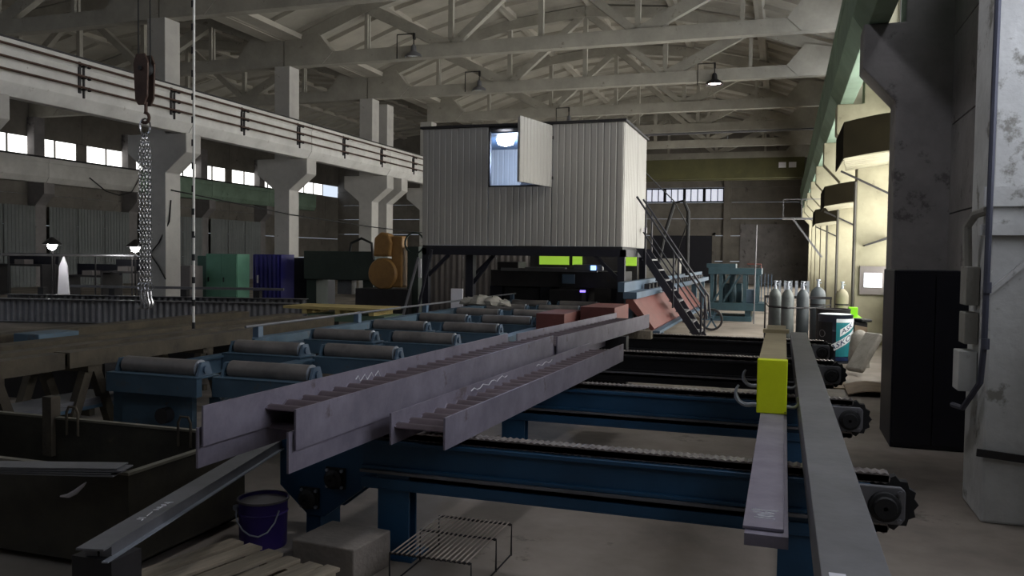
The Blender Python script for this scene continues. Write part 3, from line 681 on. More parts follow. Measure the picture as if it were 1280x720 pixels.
# saw line beyond the cabin: light blue transfer table with red apron
t = thing('transfer_table', 'light blue transfer table with red oxide sloping apron running under the stairs', 'machine', (-2.6, 22, 0))
MB().prism([(-2.75,.99),(-2.62,.99),(-2.22,.47),(-2.26,.42),(-2.75,.9)], 'y', 15.0, 23.8).build('apron', M_red, t)
MB().box(-2.28, -2.12, 15.0, 23.8, .38, .43).build('apron_lip', M_bluel, t)
MB().box(-2.8, -2.55, 15.0, 30, 1.0, 1.12).build('table_beam', M_bluel, t)
MB().box(-2.9, -2.78, 15.0, 30, 1.12, 1.3).build('back_rail', M_bluel, t)
for k in range(24):
    y = 16.9+k*.5; MB().box(-2.72, -2.62, y, y+.2, 1.12, 1.22).build('stop_pin', M_dark, t)
for y in (15.3, 19.4, 23.6, 27, 29.6): MB().box(-2.82, -2.66, y-.08, y+.08, 0, 1.0).build('leg', M_blued, t)

# teal press stand at the end
t = thing('press_machine', 'teal steel press stand with open frame beyond the stairs', 'machine', (-1.5, 24.5, 0))
MB().box(-2.05, -.85, 24.0, 25.4, 0, .14).build('base', M_teal, t)
MB().box(-2.05, -.5, 24.0, 25.3, .3, .52).build('bed', M_teal, t, bevel=.01)
for x in (-1.95, -1.7, -1.05, -.72):
    for y in (24.1, 25.2): MB().box(x-.05, x+.05, y-.05, y+.05, .52, 1.42).build('upright', M_teal, t)
MB().box(-2.05, -.6, 24.0, 25.3, 1.32, 1.5).build('head', M_teal, t, bevel=.01)
MB().box(-2.1, -1.3, 24.0, 24.7, 1.5, 1.62).build('top_plate', M_teal, t)
MB().cyl((-1.4, 24.5, .52), (-1.4, 24.5, 1.32), .1, n=14).build('ram', M_teal, t)
MB().box(-1.65, -1.15, 24.6, 25.0, .52, 1.05).build('tool_block', M_teal, t, bevel=.02)
MB().box(-1.02, -.75, 24.2, 24.6, .52, .9).build('valve_box', M_bluel, t, bevel=.02)
for x in (-1.9, -1.62): MB().bar((x, 24.05, .55), (x+.45, 24.05, 1.3), .03, .05).build('diagonal_stay', M_teal, t)
for x in (-1.95, -.95): MB().box(x-.08, x+.08, 24.1, 25.2, .14, .3).build('foot', M_teal, t)
for k in range(4): MB().bar((-.6+k*.09, 24.1, .55), (-.6+k*.09, 24.1, 1.35), .02, .02).build('guard_bar', M_bluel, t)
mb = MB(); mb.tube([(-1.0,24.2,1.62),(-.62,24.2,1.62),(-.62,24.2,1.5)], .02, 6); mb.build('red_rail', M_red, t)
t = thing('hose_reel', 'black hose looped over a dark round reel beside the stair foot', 'hose reel', (-1.75, 20.5, 0))
mb = MB(); mb.lathe([(.22,-.06),(.27,-.06),(.27,.06),(.22,.06),(.22,-.06)], (-1.65, 20.5, .28), 24, (0,1,0)); mb.build('wheel_rim', M_dark, t)
mb = MB()
for a in range(3): mb.bar((-1.65-.23*math.cos(a*1.05), 20.5, .28-.23*math.sin(a*1.05)), (-1.65+.23*math.cos(a*1.05), 20.5, .28+.23*math.sin(a*1.05)), .04, .04)
mb.build('spoke', M_blued, t)
tag(MB().tube([PZ(942, 405, 0), PY(944, 340, 23.5), PY(946, 281, 23.5)], .018, 8).build('steel_pole', M_grey), 'thin tall grey pole standing in front of the end wall door', 'pole')
tag(MB().tube([(-3.35,22.5,0),(-3.3,22.5,1.3),(-3.1,22.5,2.4),(-2.85,22.5,3.25),(-2.6,22.5,3.3),(-2.48,22.5,3.0),(-2.48,22.5,1.3)], .05, 8).build('cable_loop', M_rubber, smooth=True), 'thick black cable hanging in a loop behind the stairs', 'cable')
tag(MB().tube([(-3.05,18.72,3.7),(-2.5,19.6,3.1),(-2.3,20.6,2.6),(-2.6,21.5,2.0),(-2.84,22.3,1.31)], .014, 6).build('thin_cable', M_rubber, smooth=True), 'thin black cable sagging off the cabin behind the handrail', 'cable')
tag(MB().box(-4.6, -3.3, 27.5, 28.2, 0, 1.75).build('control_cabinet', M_conc, bevel=.01), 'pale grey control cabinet behind the transfer table', 'cabinet')

# ------------------------------------------------------------------ hanging hook block, chains, cord
HP = PY(180, 100, 12.0); HX, HY = HP.x, HP.y
t = thing('hook_block', 'rusty brown crane hook block hanging on steel ropes before the left crane beam', 'hook block', (HX, HY, 4.35))
prof = [(HX-.16+.05, 4.45), (HX-.15, 5.1), (HX-.08, 5.26), (HX+.1, 5.26), (HX+.17, 5.1), (HX+.15, 4.5), (HX+.08, 4.36), (HX-.05, 4.36)]
MB().prism(prof, 'y', HY-.1, HY-.06).build('cheek_plate', M_hook, t, bevel=.01)
MB().prism(prof, 'y', HY+.06, HY+.1).build('cheek_plate', M_hook, t, bevel=.01)
mb = MB(); mb.lathe([(.02,-.05),(.14,-.05),(.12,0),(.14,.05),(.02,.05)], (HX+.02, HY, 5.0), 20, (0,1,0)); mb.build('sheave', M_dark, t, smooth=True)
MB().cyl((HX+.02, HY-.13, 5.0), (HX+.02, HY+.13, 5.0), .04, n=12).build('axle_pin', M_dark, t)
mb = MB()
for dx in (-.12, .14): mb.tube([(HX+dx, HY, 5.05), (HX+dx, HY, 8.8)], .012, 6)
mb.build('steel_rope', M_rubber, t)
mb = MB(); mb.tube([(HX+.04, HY, 4.42), (HX+.04, HY, 4.25)]+[(HX+.02+.09*math.sin(a), HY, 4.14+.09*math.cos(a)) for a in [k*.5 for k in range(0, 9)]], .03, 8); mb.build('hook', M_hook, t, smooth=True)
def link(mb, c, L, w, r, a):
    pts = []
    for k in range(12):
        th = 2*math.pi*k/12; u = w*math.cos(th); v = L*math.sin(th)
        pts.append((c[0]+u*math.cos(a), c[1]+u*math.sin(a), c[2]+v))
    mb.tube(pts, r, 5, closed=True)
t = thing('chain_sling', 'shiny four-leg chain sling hanging from the crane hook', 'chain', (HX, HY, .65))
mb = MB(); link(mb, (HX+.02, HY, 3.98), .15, .09, .018, .4); mb.build('master_ring', M_galv, t, smooth=True)
for i, (dx, dy, sw) in enumerate(((-.07, .05, 0), (.07, .05, .03), (-.05, -.06, .0), (.09, -.05, .02))):
    mb = MB(); z = 3.84; k = 0
    while z > 1.2:
        f_ = min(1, (3.9-z)/.35); link(mb, (HX+.01+dx*(.35+.65*f_)+(k % 3-1)*.003, HY+dy*f_, z), .038, .022, .0075, (k % 2)*math.pi/2+.5); z -= .058; k += 1
    tag(mb.build('chain_leg', M_galv, t, smooth=True), kind='stuff')
    hk = MB(); x = HX+.01+dx; y = HY+dy
    link(hk, (x, y, 1.12), .07, .05, .014, .3)
    hk.tube([(x, y, 1.04), (x+.01, y, .92), (x+.04, y, .84), (x+.02, y, .75), (x-.05, y, .74), (x-.07, y, .82)], [.02, .026, .03, .03, .024, .012], 8); hk.build('sling_hook', M_galv, t, smooth=True)
t = thing('striped_cord', 'thin white cord with black bands hanging straight down before the trestle beam', 'cord', (-7.4, 9.0, .7))
p0 = PY(242, 425, 9.0); p1 = PY(242.5, -60, 9.0)
MB().tube([p0, p1], .016, 6).build('cord', M_rope, t)
mb = MB(); L_ = p1.z-p0.z; z = p0.z+.15
while z < p1.z: mb.cyl((p0.x, p0.y, z), (p0.x, p0.y, z+.085), .022, n=6); z += .3
mb.build('black_bands', M_rubber, t)
MB().tube([p1, (p1.x, p1.y, 8.6)], .012, 6).build('cord', M_rope, t)

# ------------------------------------------------------------------ bell lamps under the trusses
def bell_lamp(p, label, lit=False, r=.3):
    t = thing('bell_lamp', label, 'lamp', (p.x, p.y, p.z), 'bell lamps under the trusses')
    MB().lathe([(.05,.42),(.09,.36),(.1,.2),(r*.85,.1),(r,0),(r*.95,0),(r*.8,.08)], (p.x, p.y, p.z), 18).build('shade', M_grey if not lit else M_dark, t, smooth=True)
    MB().lathe([(.02,.09),(r*.78,.07),(r*.7,.05),(.02,.03)], (p.x, p.y, p.z), 18).build('lens', emit('lit_lens', (1, .86, .8), 14) if lit else M_whitep, t)
    mb = MB(); mb.cyl((p.x, p.y, p.z+.4), (p.x, p.y, p.z+.8), .02, n=8); mb.bar((p.x, p.y, p.z+.78), (p.x-.6, p.y, p.z+.78), .03, .03); mb.bar((p.x-.6, p.y, p.z+.78), (p.x-.6, p.y, p.z), .025, .025); mb.bar((p.x, p.y-.02, p.z+.7), (p.x, p.y+.1, p.z+.7), .06, .2); mb.build('hanger', M_dark, t)
bell_lamp(PY(517, 72, 24.83), 'unlit grey bell lamp under the first lattice truss behind the cabin')
bell_lamp(PY(599, 114, 30.83), 'unlit grey bell lamp above the left end of the cabin')
bell_lamp(PY(893, 106, 30.83), 'lit round bell lamp shining under the second truss near the right wall', True, .33)
bell_lamp(PY(711, 156, 36.83), 'unlit grey bell lamp just above the cabin roof', False, .4)

P_ = Vector((-1.0, 6.83, 7.75)); bell_lamp(P_, 'added unseen bell lamp high over the near beams, brightening the foreground', True, .33)  # added out of view to brighten the foreground
L = bpy.data.lights.new('added_fill_bulb', 'POINT'); L.energy = 230; L.color = (.9, .93, 1); L.shadow_soft_size = .25
lo = bpy.data.objects.new('added_fill_bulb', L); COL.objects.link(lo); lo.location = (P_.x, P_.y, P_.z-.26)
# yellowish crane bridge and pipes at the end of the hall
t = thing('overhead_crane', 'dull yellow-green overhead crane bridge spanning the hall near the end wall', 'crane', (-7.4, 50, 6.35))
M_cry = mat('yellow_green_crane_paint', (82,80,48), .6, 0, .25, 1, patch=((84,84,48), .6, 2), bump=.05)
MB().box(-15.7, .95, 49.6, 50.2, 6.45, 7.6).build('girder', M_cry, t, bevel=.02)
MB().box(-15.7, .95, 51.8, 52.2, 6.55, 7.3).build('girder', M_cry, t, bevel=.02)
for x in (XL+.72, 1.0): MB().box(x-.16, x+.16, 49, 53, 6.33, 6.7).build('end_carriage', M_cry, t)
mb = MB(); mb.box(.1, .5, 49.5, 49.58, 7.0, 7.3); mb.box(-.45, -.05, 49.5, 49.58, 7.0, 7.3); mb.build('sign_plate', M_paper, t)
tag(MB().tube([(-16, 42.6, 8.05), (1.3, 42.6, 8.1)], .06, 8).build('overhead_pipe', M_grey), 'grey overhead pipe strapped under a far truss', 'pipe')

# ------------------------------------------------------------------ right side: canopies, platform, cabinet, cylinders, drums
M_hood = mat('backlit_brown_canopy', (24,21,13), .95, 0, .3, 2, bump=.05, spec=.05)  # brown darkened so the colour holds the canopy's backlit shade
def hood(y, x0, z0, z1, label, depth=2.38):
    t = thing('steel_canopy', label, 'canopy', (1.7, y, z0), 'curved canopies on the right wall')
    n = 8; X1 = 2.05
    top = [(x0+(X1-x0)*k/n, z1+.16*math.sin(math.pi*.5*k/n)) for k in range(n+1)]
    bot = [(x0+(X1-x0)*k/n, z0+.14*math.sin(math.pi*.5*k/n)) for k in range(n+1)]
    MB().prism(bot+top[::-1], 'y', y, y+.03).build('curved_fascia', M_hood, t)
    for k in range(7):
        yy = y+.03+k*(depth-.03)/7
        MB().prism([(x0+.02+.03*k, z0+.01), (X1, z0+.14), (X1, z0+.165), (x0+.02+.03*k, z0+.035)], 'y', yy, yy+(depth-.03)/7-.01).build('soffit_slat', M_wallR, t)
    MB().prism([(x0, z0), (x0+.02, z0), (x0+.02, z1), (x0, z1)], 'y', y+.03, y+depth).build('side_cheek', M_hood, t)
    MB().bar((x0+.1, y+depth-.1, z0), (2.05, y+depth-.1, z0-.5), .04, .04).build('bracket', M_dark, t)
hood(16.3, .97, 3.62, 4.28, 'dark curved steel canopy on the right wall just beyond the darkened column')
hood(22.4, .92, 3.12, 3.62, 'dark curved steel canopy on the right wall, second beyond the darkened column')
hood(28.4, .9, 2.92, 3.38, 'dark curved steel canopy on the right wall, third beyond the darkened column')
t = thing('wall_platform', 'small steel service platform on two sloping struts high on the right wall', 'platform', (.9, 33, 3.9))
a = PY(978, 273, 34); b = PY(1013, 273, 34)
MB().box(a.x, 1.38, 33.4, 34.2, a.z-.05, a.z).build('deck', M_grey, t)
mb = MB()
for y in (33.45, 34.15): mb.bar((a.x+.4, y, a.z-.05), (1.35, y, a.z-1.5), .05, .05)
mb.build('strut', M_grey, t)
mb = MB()
for x in (a.x+.03, a.x+.7, 1.35): mb.bar((x, 33.42, a.z), (x, 33.42, a.z+.7), .03, .03)
mb.bar((a.x, 33.42, a.z+.7), (1.38, 33.42, a.z+.7), .03, .03); mb.build('railing', M_grey, t)
# small shelf + wall pipes between the columns
for x, y in ((1.37, 18.65), (1.37, 24.65), (1.37, 30.65)):
    tag(MB().tube([(x, y, 0), (x, y, 3.4)], .03, 8).build('wall_pipe', M_frame), 'dark vertical pipe fixed along the edge of a pale wall column', 'pipe', 'pipes on the pale wall columns')
tag(MB().prism([(1.55,2.05),(2.0,2.2),(2.0,2.25),(1.55,2.08)], 'y', 18.2, 18.69).build('drip_shelf', M_dark), 'small dark sloping sheet shelf on the pale column above the white board', 'shelf')
t = thing('white_board', 'grey framed board with a white sheet given its own glow on the pale column', 'board', (1.77, 18.66, 1.06))
MB().box(1.5, 2.03, 18.64, 18.69, 1.05, 1.64).build('frame', M_gryloc, t)
MB().box(1.58, 1.93, 18.625, 18.64, 1.2, 1.5).build('sheet', emit('glowing_white_sheet', (.9, .93, 1), .9), t)  # sheet brightness comes from added emission; it is no lamp
# navy cabinet
t = thing('steel_cabinet', 'tall navy black steel cabinet standing before the darkened column', 'cabinet', (1.35, 8.9, 0))
MB().box(.98, 1.68, 8.45, 9.3, .0, 1.67).build('body', M_darkblue, t, bevel=.008)
MB().box(1.0, 1.325, 8.425, 8.45, .05, 1.63).build('door', M_darkblue, t); MB().box(1.335, 1.66, 8.425, 8.45, .05, 1.63).build('door', M_darkblue, t)
# gas cylinders
def gas_cylinder(x, y, label, m_, h=1.22, r=.11):
    t = thing('gas_cylinder', label, 'gas cylinder', (x, y, 0), 'gas cylinders')
    MB().lathe([(.01,0),(r*.95,0),(r,.03),(r,h-.14),(r*.85,h-.07),(r*.5,h-.02),(.04,h),(.01,h)], (x, y, 0), 18).build('body', m_, t, smooth=True)
    mb = MB(); mb.lathe([(.028,h),(.028,h+.06),(.02,h+.07),(.02,h+.12),(.01,h+.12)], (x, y, 0), 10); mb.cyl((x, y, h+.08), (x+.06, y, h+.08), .014, n=8); mb.lathe([(.005,h+.12),(.04,h+.125),(.04,h+.145),(.005,h+.15)], (x, y, 0), 10); mb.build('valve', M_brass if False else M_white_m, t)
    MB().lathe([(r+.004,h*.72),(r+.004,h*.72+.03)], (x, y, 0), 18).build('collar_band', M_dark, t)
M_cyl2 = mat('dark_cylinder_paint', (72,78,82), .5, .2, .3, 4, bump=.08)
gas_cylinder(-.15, 15.9, 'grey-green gas cylinder with a pale lower half, beside the lifting beam', M_cyl)
gas_cylinder(.07, 15.6, 'grey gas cylinder, second from the lifting beam', M_cyl)
gas_cylinder(.33, 15.8, 'dark grey gas cylinder, third from the lifting beam', M_cyl2)
gas_cylinder(.62, 16.75, 'stout dark gas cylinder behind the blue-labelled drum', M_cyl2, 1.24, .14)
gas_cylinder(1.12, 17.9, 'pale khaki gas cylinder with a hose against the wall columns', mat('khaki_cylinder', (140,134,112), .6, .1, .25, 4, bump=.08), 1.18, .125)
t = thing('cylinder_rack', 'dark steel rack rail chained round the gas cylinders', 'rack', (.3, 16.4, 0))
mb = MB(); mb.bar((-.35, 16.36, 1.05), (.85, 16.36, 1.05), .04, .05)
for x in (-.33, .83): mb.bar((x, 16.36, 0), (x, 16.36, 1.05), .03, .03)
mb.build('frame', M_dark, t)
mb = MB(); mb.tube([(-.33,16.34,.95),(-.27,15.85,.9),(-.15,15.77,.88),(.07,15.47,.9),(.33,15.67,.89),(.6,16.2,.87),(.83,16.34,.93)], .012, 6); mb.build('chain', M_dark, t)
mb = MB()
for k in range(6): mb.box(-.1+k*.1, -.05+k*.1, 16.37, 16.41, 1.075, 1.36)
mb.build('regulator_row', M_white_m, t)
# drums
def drum(x, y, label, m_, r=.29, h=.88):
    t = thing('steel_drum', label, 'drum', (x, y, 0), 'steel drums')
    MB().lathe([(.01,0),(r,0),(r+.008,.015),(r,.03),(r,h*.33),(r+.008,h*.345),(r,h*.36),(r,h*.65),(r+.008,h*.665),(r,h*.68),(r,h-.03),(r+.008,h-.015),(r+.008,h),(r-.02,h),(r-.02,h-.02),(.01,h-.02)], (x, y, 0), 28).build('body', m_, t, smooth=True)
    return t
drum(.86, 15.98, 'plain dark drum behind the labelled drum by the gas cylinders', M_dark)
dx, dy, dr = .86, 15.25, .28
d = drum(dx, dy, 'navy drum with a teal and white lettered label by the gas cylinders', M_drum, dr, .82)
MB().lathe([(.01,.822),(dr-.03,.822),(dr-.02,.83),(.01,.832)], (dx, dy, 0), 24).build('lid', M_whitep, d)
def wrap(mb, lift):
    # (s, z) sheet coordinates -> drum surface; s=0 faces the camera side
    mb.v = [(dx+(dr+lift+p[2])*math.sin(p[0]/dr), dy-(dr+lift+p[2])*math.cos(p[0]/dr), p[1]) for p in mb.v]; return mb
def sheet(s0, s1, z0, z1, sl=0, n=8, th=.003):
    mb = MB(); vs = []; fs = []
    for k in range(n+1):
        s = s0+(s1-s0)*k/n; o = sl*(s-s0); vs += [(s, z0+o, 0), (s, z1+o, 0), (s, z0+o, th), (s, z1+o, th)]
    for k in range(n):
        a = 4*k; b = a+4; fs += [(a,b,b+1,a+1),(a+2,a+3,b+3,b+2),(a+1,b+1,b+3,a+3),(a,a+2,b+2,b)]
    mb.add(vs, fs); return mb
wrap(sheet(.0, .38, .12, .76, 0), .009).build('label_sheet', M_tealp, d)
wrap(sheet(.0, .38, .05, .11, 0), .009).build('label_border', M_navyp, d)
wrap(sheet(-.42, -.06, .3, .7, 0), .009).build('dark_label', M_black, d)
wrap(sheet(-.12, .36, .16, .29, .62), .012).build('label_band', M_whitep, d)
wrap(sheet(.06, .36, .46, .58, .62), .012).build('label_band', M_whitep, d)
wrap(sheet(.0, .38, .70, .76, 0), .012).build('label_border', M_whitep, d)
def text_mesh(txt, size):
    cu = bpy.data.curves.new('lettering', 'FONT'); cu.body = txt; cu.size = size; cu.extrude = .002; cu.resolution_u = 2
    ob = bpy.data.objects.new('lettering', cu); COL.objects.link(ob); dg = bpy.context.evaluated_depsgraph_get()
    me = bpy.data.meshes.new_from_object(ob.evaluated_get(dg)); mb = MB(); mb.add([v.co[:] for v in me.vertices], [p.vertices[:] for p in me.polygons])
    bpy.data.objects.remove(ob); bpy.data.curves.remove(cu); bpy.data.meshes.remove(me); return mb
for txt, s0, z0, sz in (('ASKO', -.09, .185, .135), ('ASK', .08, .485, .12)):
    mb = text_mesh(txt, sz); mb.v = [(s0+x, z0+y+.62*(x+s0-(-.12 if z0 < .3 else .06)), z) for x, y, z in mb.v]
    wrap(mb, .016).build('lettering', M_navyp, d)
mb = MB(); pts = [(-.24+.06*math.sin(k*.52), .5+.06*math.cos(k*.52), 0) for k in range(13)]; mb.tube(pts, .006, 5); wrap(mb, .013).build('round_emblem', M_grey, d)
# junk by the wall
t = thing('work_table', 'low bench with lime green sheets by the wall columns', 'bench', (1.25, 17, 0))
MB().box(.95, 1.38, 16.4, 17.7, .66, .7).build('top', M_lime, t)
for x in (.98, 1.34):
    for y in (16.5, 17.6): MB().box(x-.03, x+.03, y-.03, y+.03, 0, .66).build('leg', M_dark, t)
tag(MB().box(1.16, 1.32, 16.6, 16.75, .70, .88).build('plastic_box', M_lime, bevel=.008), 'small lime green box on the low bench', 'box')
tag(MB().prism([(1.17,.0),(1.36,.0),(1.36,.62),(1.16,.66)], 'y', 15.1, 15.14).build('cardboard_sheet', M_card), 'brown cardboard sheet leaning beside the lettered drum', 'cardboard')
def sack(x, y, w, d_, h, label, rot=0, m_=M_sack):
    t_ = MB(); rn = random.Random(int(x*100)); n = 12
    prof = [(.05,0),(.46,.01),(.5,.25),(.46,.6),(.38,.85),(.2,.97),(.03,1)]
    vs = []; fs = []
    for i, (r, z) in enumerate(prof):
        for j in range(n):
            a = 2*math.pi*j/n; q = 1+rn.uniform(-.1, .1)
            vs.append((x+w*r*math.cos(a)*q, y+d_*r*math.sin(a)*q, h*z))
    fs = [(i*n+j, i*n+(j+1) % n, (i+1)*n+(j+1) % n, (i+1)*n+j) for i in range(len(prof)-1) for j in range(n)]
    t_.add(vs, fs); return tag(t_.build('sack', m_, smooth=True), label, 'sack')
sack(1.2, 14.6, .34, .3, .62, 'pale grey filled sack standing by the cardboard sheet')
t_ = MB(); t_.bar((1.05, 13.6, .06), (1.36, 13.9, .62), .3, .1); tag(t_.build('rolled_sheet', M_sack, bevel=.03), 'grey folded sheet leaning towards the navy cabinet', 'sheet')
tag(MB().bar((1.2, 15.65, .72), (1.36, 15.2, .73), .18, .05).build('dark_tarp', M_rubber, bevel=.015), 'dark folded tarpaulin lying across the junk by the wall', 'tarpaulin')
t_ = thing('scrap_crate', 'dark wooden crate under the folded tarpaulin by the wall', 'crate', (1.22, 15.4, 0)); MB().box(1.19, 1.37, 15.25, 15.65, 0, .69).build('body', M_dark, t_)
t_ = MB(); vs = []
for k in range(9):
    u = k/8; vs.append((.82+.62*u, .02+.06*math.sin(math.pi*u)))
t_.prism(vs+[(p[0], p[1]+.012) for p in vs[::-1]], 'y', 11.4, 12.3); tag(t_.build('bowed_sheet', M_card), 'bowed grey-brown sheet lying on the floor by the navy cabinet', 'sheet')
tag(MB().prism([(.55,.0),(.85,.0),(.86,.015),(.56,.02)], 'y', 12.0, 12.8).build('floor_card', M_card), 'flat dusty card lying on the floor by the conveyor end', 'card')

# ------------------------------------------------------------------ foreground, left
# paint bucket
bx, by = -2.94, 4.19
t = thing('paint_bucket', 'violet metal paint bucket with wire handle behind the pallet', 'bucket', (bx, by, 0))
MB().lathe([(.01,.0),(.135,0),(.138,.01),(.142,.2),(.148,.205),(.142,.212),(.143,.27),(.15,.277),(.15,.285),(.14,.285),(.138,.26),(.01,.255)], (bx, by, 0), 28).build('body', M_purple, t, smooth=True)
MB().lathe([(.01,.262),(.136,.262),(.138,.268),(.01,.27)], (bx, by, 0), 24).build('paint_skin', M_tin, t)
MB().lathe([(.143,.272),(.153,.276),(.153,.288),(.143,.288)], (bx, by, 0), 28).build('rim', M_tin, t)
mb = MB(); pts = [(bx-.125, by-.085, .235), (bx-.11, by-.115, .2), (bx-.08, by-.14, .165), (bx-.03, by-.158, .13), (bx+.02, by-.163, .108), (bx+.07, by-.15, .1), (bx+.11, by-.12, .12), (bx+.135, by-.08, .17), (bx+.143, by-.05, .235)]
mb.tube(pts, .005, 6); mb.cyl((bx-.125, by-.08, .235), (bx-.13, by-.1, .235), .018, n=10); mb.build('handle', M_white_m, t)
# pallet
t = thing('wooden_pallet', 'weathered wooden pallet with slatted deck beside the purple bucket', 'pallet', (-2.52, 3.78, 0)); t.rotation_euler = (0, 0, math.radians(-14))
xs = [-.42, -.275, -.12, .045, .2, .325]
rn = random.Random(5)
bp = None
for i, x in enumerate(xs[:5]):
    w = (.105, .105, .115, .095, .1)[i]
    MB().box(x, x+w, -1.25-rn.uniform(0,.03), rn.uniform(-.03,0), .122, .142).build('deck_board', M_wood, t, local=True, bevel=.003)
MB().box(.31, .40, -1.25, .01, .122, .142).build('deck_board', M_wood, t, local=True, bevel=.003)
for y in (-.12, -.66, -1.22):
    MB().box(-.42, .40, y, y+.1, .10, .1215).build('cross_board', M_wood, t, local=True)
    for x in (-.42, -.06, .30): MB().box(x, x+.1, y, y+.1, .02, .0995).build('block', M_wood, t, local=True)
for x in (-.42, -.06, .30): MB().box(x, x+.1, -1.24, -.0, 0, .0195).build('bottom_board', M_wood, t, local=True)
# concrete block
mb = MB(); mb.box(-.2, .2, -.16, .2, 0, .2); 
t = mb.build('concrete_block', mat('block_concrete', (128,120,112), .9, 0, .25, 5, bump=.3), local=True, bevel=.008); t.location = (-2.29, 3.97, 0.001); t.rotation_euler = (0,0,math.radians(-6))
tag(t, 'small grey concrete block between the pallet and the blue post', 'concrete block')
# wire rack
t = thing('wire_rack', 'low wire rod rack with bent legs standing on the floor by the blue post', 'rack', (-1.7, 4.2, 0))
RX0, RX1, RY0, RY1, RZ = -1.93, -1.49, 3.86, 4.26, .19
M_rod = mat('pale_bare_rod', (176,164,152), .5, .4, .15, 8, bump=0)
for k in range(16):
    x = RX0+.01+(RX1-RX0-.02)*k/15; MB().tube([(x, RY0, RZ), (x, RY1+.28, RZ)], .0045, 6).build('rod', M_rod, t)
for y in (RY0+.015, RY1, RY1+.27):
    mb = MB(); mb.tube([(RX0-.01, y, 0), (RX0-.01, y, RZ-.009), (RX1+.01, y, RZ-.009), (RX1+.01, y, 0)], .006, 6)
    for k in range(18):
        x = RX0+(RX1-RX0)*k/17; mb.cyl((x-.004, y, RZ-.009), (x+.004, y, RZ-.009), .0085, n=6)
    mb.build('leg_frame', M_dark, t)
for x in (RX0-.01, RX1+.01): MB().tube([(x, RY0+.015, .006), (x, RY1+.27, .006)], .005, 6).build('foot_rod', M_dark, t)

# scrap bin with lifting loops
t = thing('scrap_bin', 'dark stained open steel bin with lifting loops on its rim', 'bin', (-4.3, 4.0, 0))
BX0, BX1, BY0, BY1, BZ = -5.6, -3.3, 3.5, 4.5, .56
MB().box(BX0, BX1, BY0, BY0+.012, .05, BZ).build('front_wall', M_bin, t); MB().box(BX0, BX1, BY1-.012, BY1, .05, BZ).build('back_wall', M_bin, t)
MB().box(BX1-.012, BX1, BY0+.012, BY1-.012, .05, BZ).build('end_wall', M_bin, t); MB().box(BX0, BX0+.012, BY0+.012, BY1-.012, .05, BZ).build('end_wall', M_bin, t)
MB().box(BX0, BX1, BY0+.012, BY1-.012, .05, .06).build('bottom', M_bin, t)
mb = MB()
for y in (BY0, BY1): mb.box(BX0-.02, BX1+.02, y-.02, y+.02, BZ, BZ+.015)
for x in (BX0, BX1): mb.box(x-.02, x+.02, BY0+.02, BY1-.02, BZ, BZ+.015)
mb.build('rim', mat('worn_rim', (120,116,104), .6, .3, .3, 5, bump=.1), t)
for x, y in ((-4.35, BY0+.03), (-3.75, BY1-.03), (-4.7, BY1-.03)):
    MB().tube([(x-.05, y, BZ-.1), (x-.05, y, BZ+.06), (x-.03, y, BZ+.1), (x+.03, y, BZ+.1), (x+.05, y, BZ+.06), (x+.05, y, BZ-.1)], .009, 6).build('lifting_loop', M_rust, t, smooth=True)
mb = MB(); mb.box(-4.95, -4.87, BY1-.05, BY1+.03, .3, .72); mb.build('corner_stake', M_rust, t)
for x in (BX0+.1, BX1-.2): MB().box(x, x+.1, BY0, BY1, 0, .05).build('skid', M_bin, t)
# sheets lying across the bin rim
for k, lab in enumerate(('lowest', 'second', 'third', 'topmost')):
    mb = MB(); mb.box(-1.9, [0, -.02, .03, .0][k], -.15+.008*k, -.02+.008*k, 0, .007); z = BZ+.016+k*.011
    o = mb.build('steel_sheet', M_grey, local=True); o.location = (-3.33, 3.53, z); o.rotation_euler = (0, 0, math.radians(15+1.2*k))
    tag(o, f'grey steel strip sheet lying across the bin rim, {lab} of the pile', 'steel sheet', 'sheets on the bin rim')
# leaning flat channel with chalk writing
t = thing('loose_channel', 'grey steel channel lying slantwise beneath the stacked beams, chalk writing on it', 'steel channel', (-2.8, 3.4, .55))
P0 = PZ(112, 686, .58); P1 = PZ(336, 553, .58); ax = (P1-P0).normalized(); P1 = P1+ax*.12
sd = ax.cross(Vector((0,0,1))).normalized(); nn = sd.cross(ax).normalized()
mb = MB(); mb.bar(P0-nn*.004, P1-nn*.004, .115, .008); mb.bar(P0+ax*.06-nn*.03+sd*.03, P1-nn*.03+sd*.03, .05, .044); mb.bar(P0+ax*.06-nn*.03-sd*.03, P1-nn*.03-sd*.03, .05, .044); mb.build('channel_body', M_grey, t)
MB().bar(P0-nn*.052+sd*.062, P1-nn*.052+sd*.062, .026, .006).build('lower_lip', M_white_m, t)
Mx = Matrix.Identity(4)
o_ = P0+ax*.62+nn*.001+sd*.025
for i in range(3): Mx[i][0] = -ax[i]; Mx[i][1] = -sd[i]; Mx[i][2] = nn[i]; Mx[i][3] = o_[i]
S_ = [[(0,0),(.008,.03),(.016,.012),(.004,.01)], [(.03,.03),(.024,.016),(.034,.006),(.042,.02)], [(.05,.01),(.058,.028),(.066,.012),(.052,.014)], [(.07,.012),(.082,.026),(.078,.008),(.07,.02)], [(.1,.018),(.14,.012)], [(.155,.005),(.158,.03)], [(.17,.03),(.168,.006),(.18,.006)]]
strokes(t, Mx, [[(a*1.5, b*1.2) for a, b in q] for q in S_], .0022, 4)
e_ = P0+ax*.12
tag(MB().box(e_.x-.1, e_.x+.1, e_.y-.08, e_.y+.08, .1425, .525).build('packing_block', M_dark), 'dark timber packing standing on the pallet under the loose channel', 'timber')
t = MB().tube([(-3.74, 3.475, .405), (-3.68, 3.47, .415), (-3.63, 3.468, .44), (-3.58, 3.47, .48), (-3.56, 3.475, .5)], [.005, .013, .014, .009, .003], 6).build('plastic_scrap', M_paper); tag(t, 'scrap of white plastic stuck to the front of the steel bin', 'scrap')

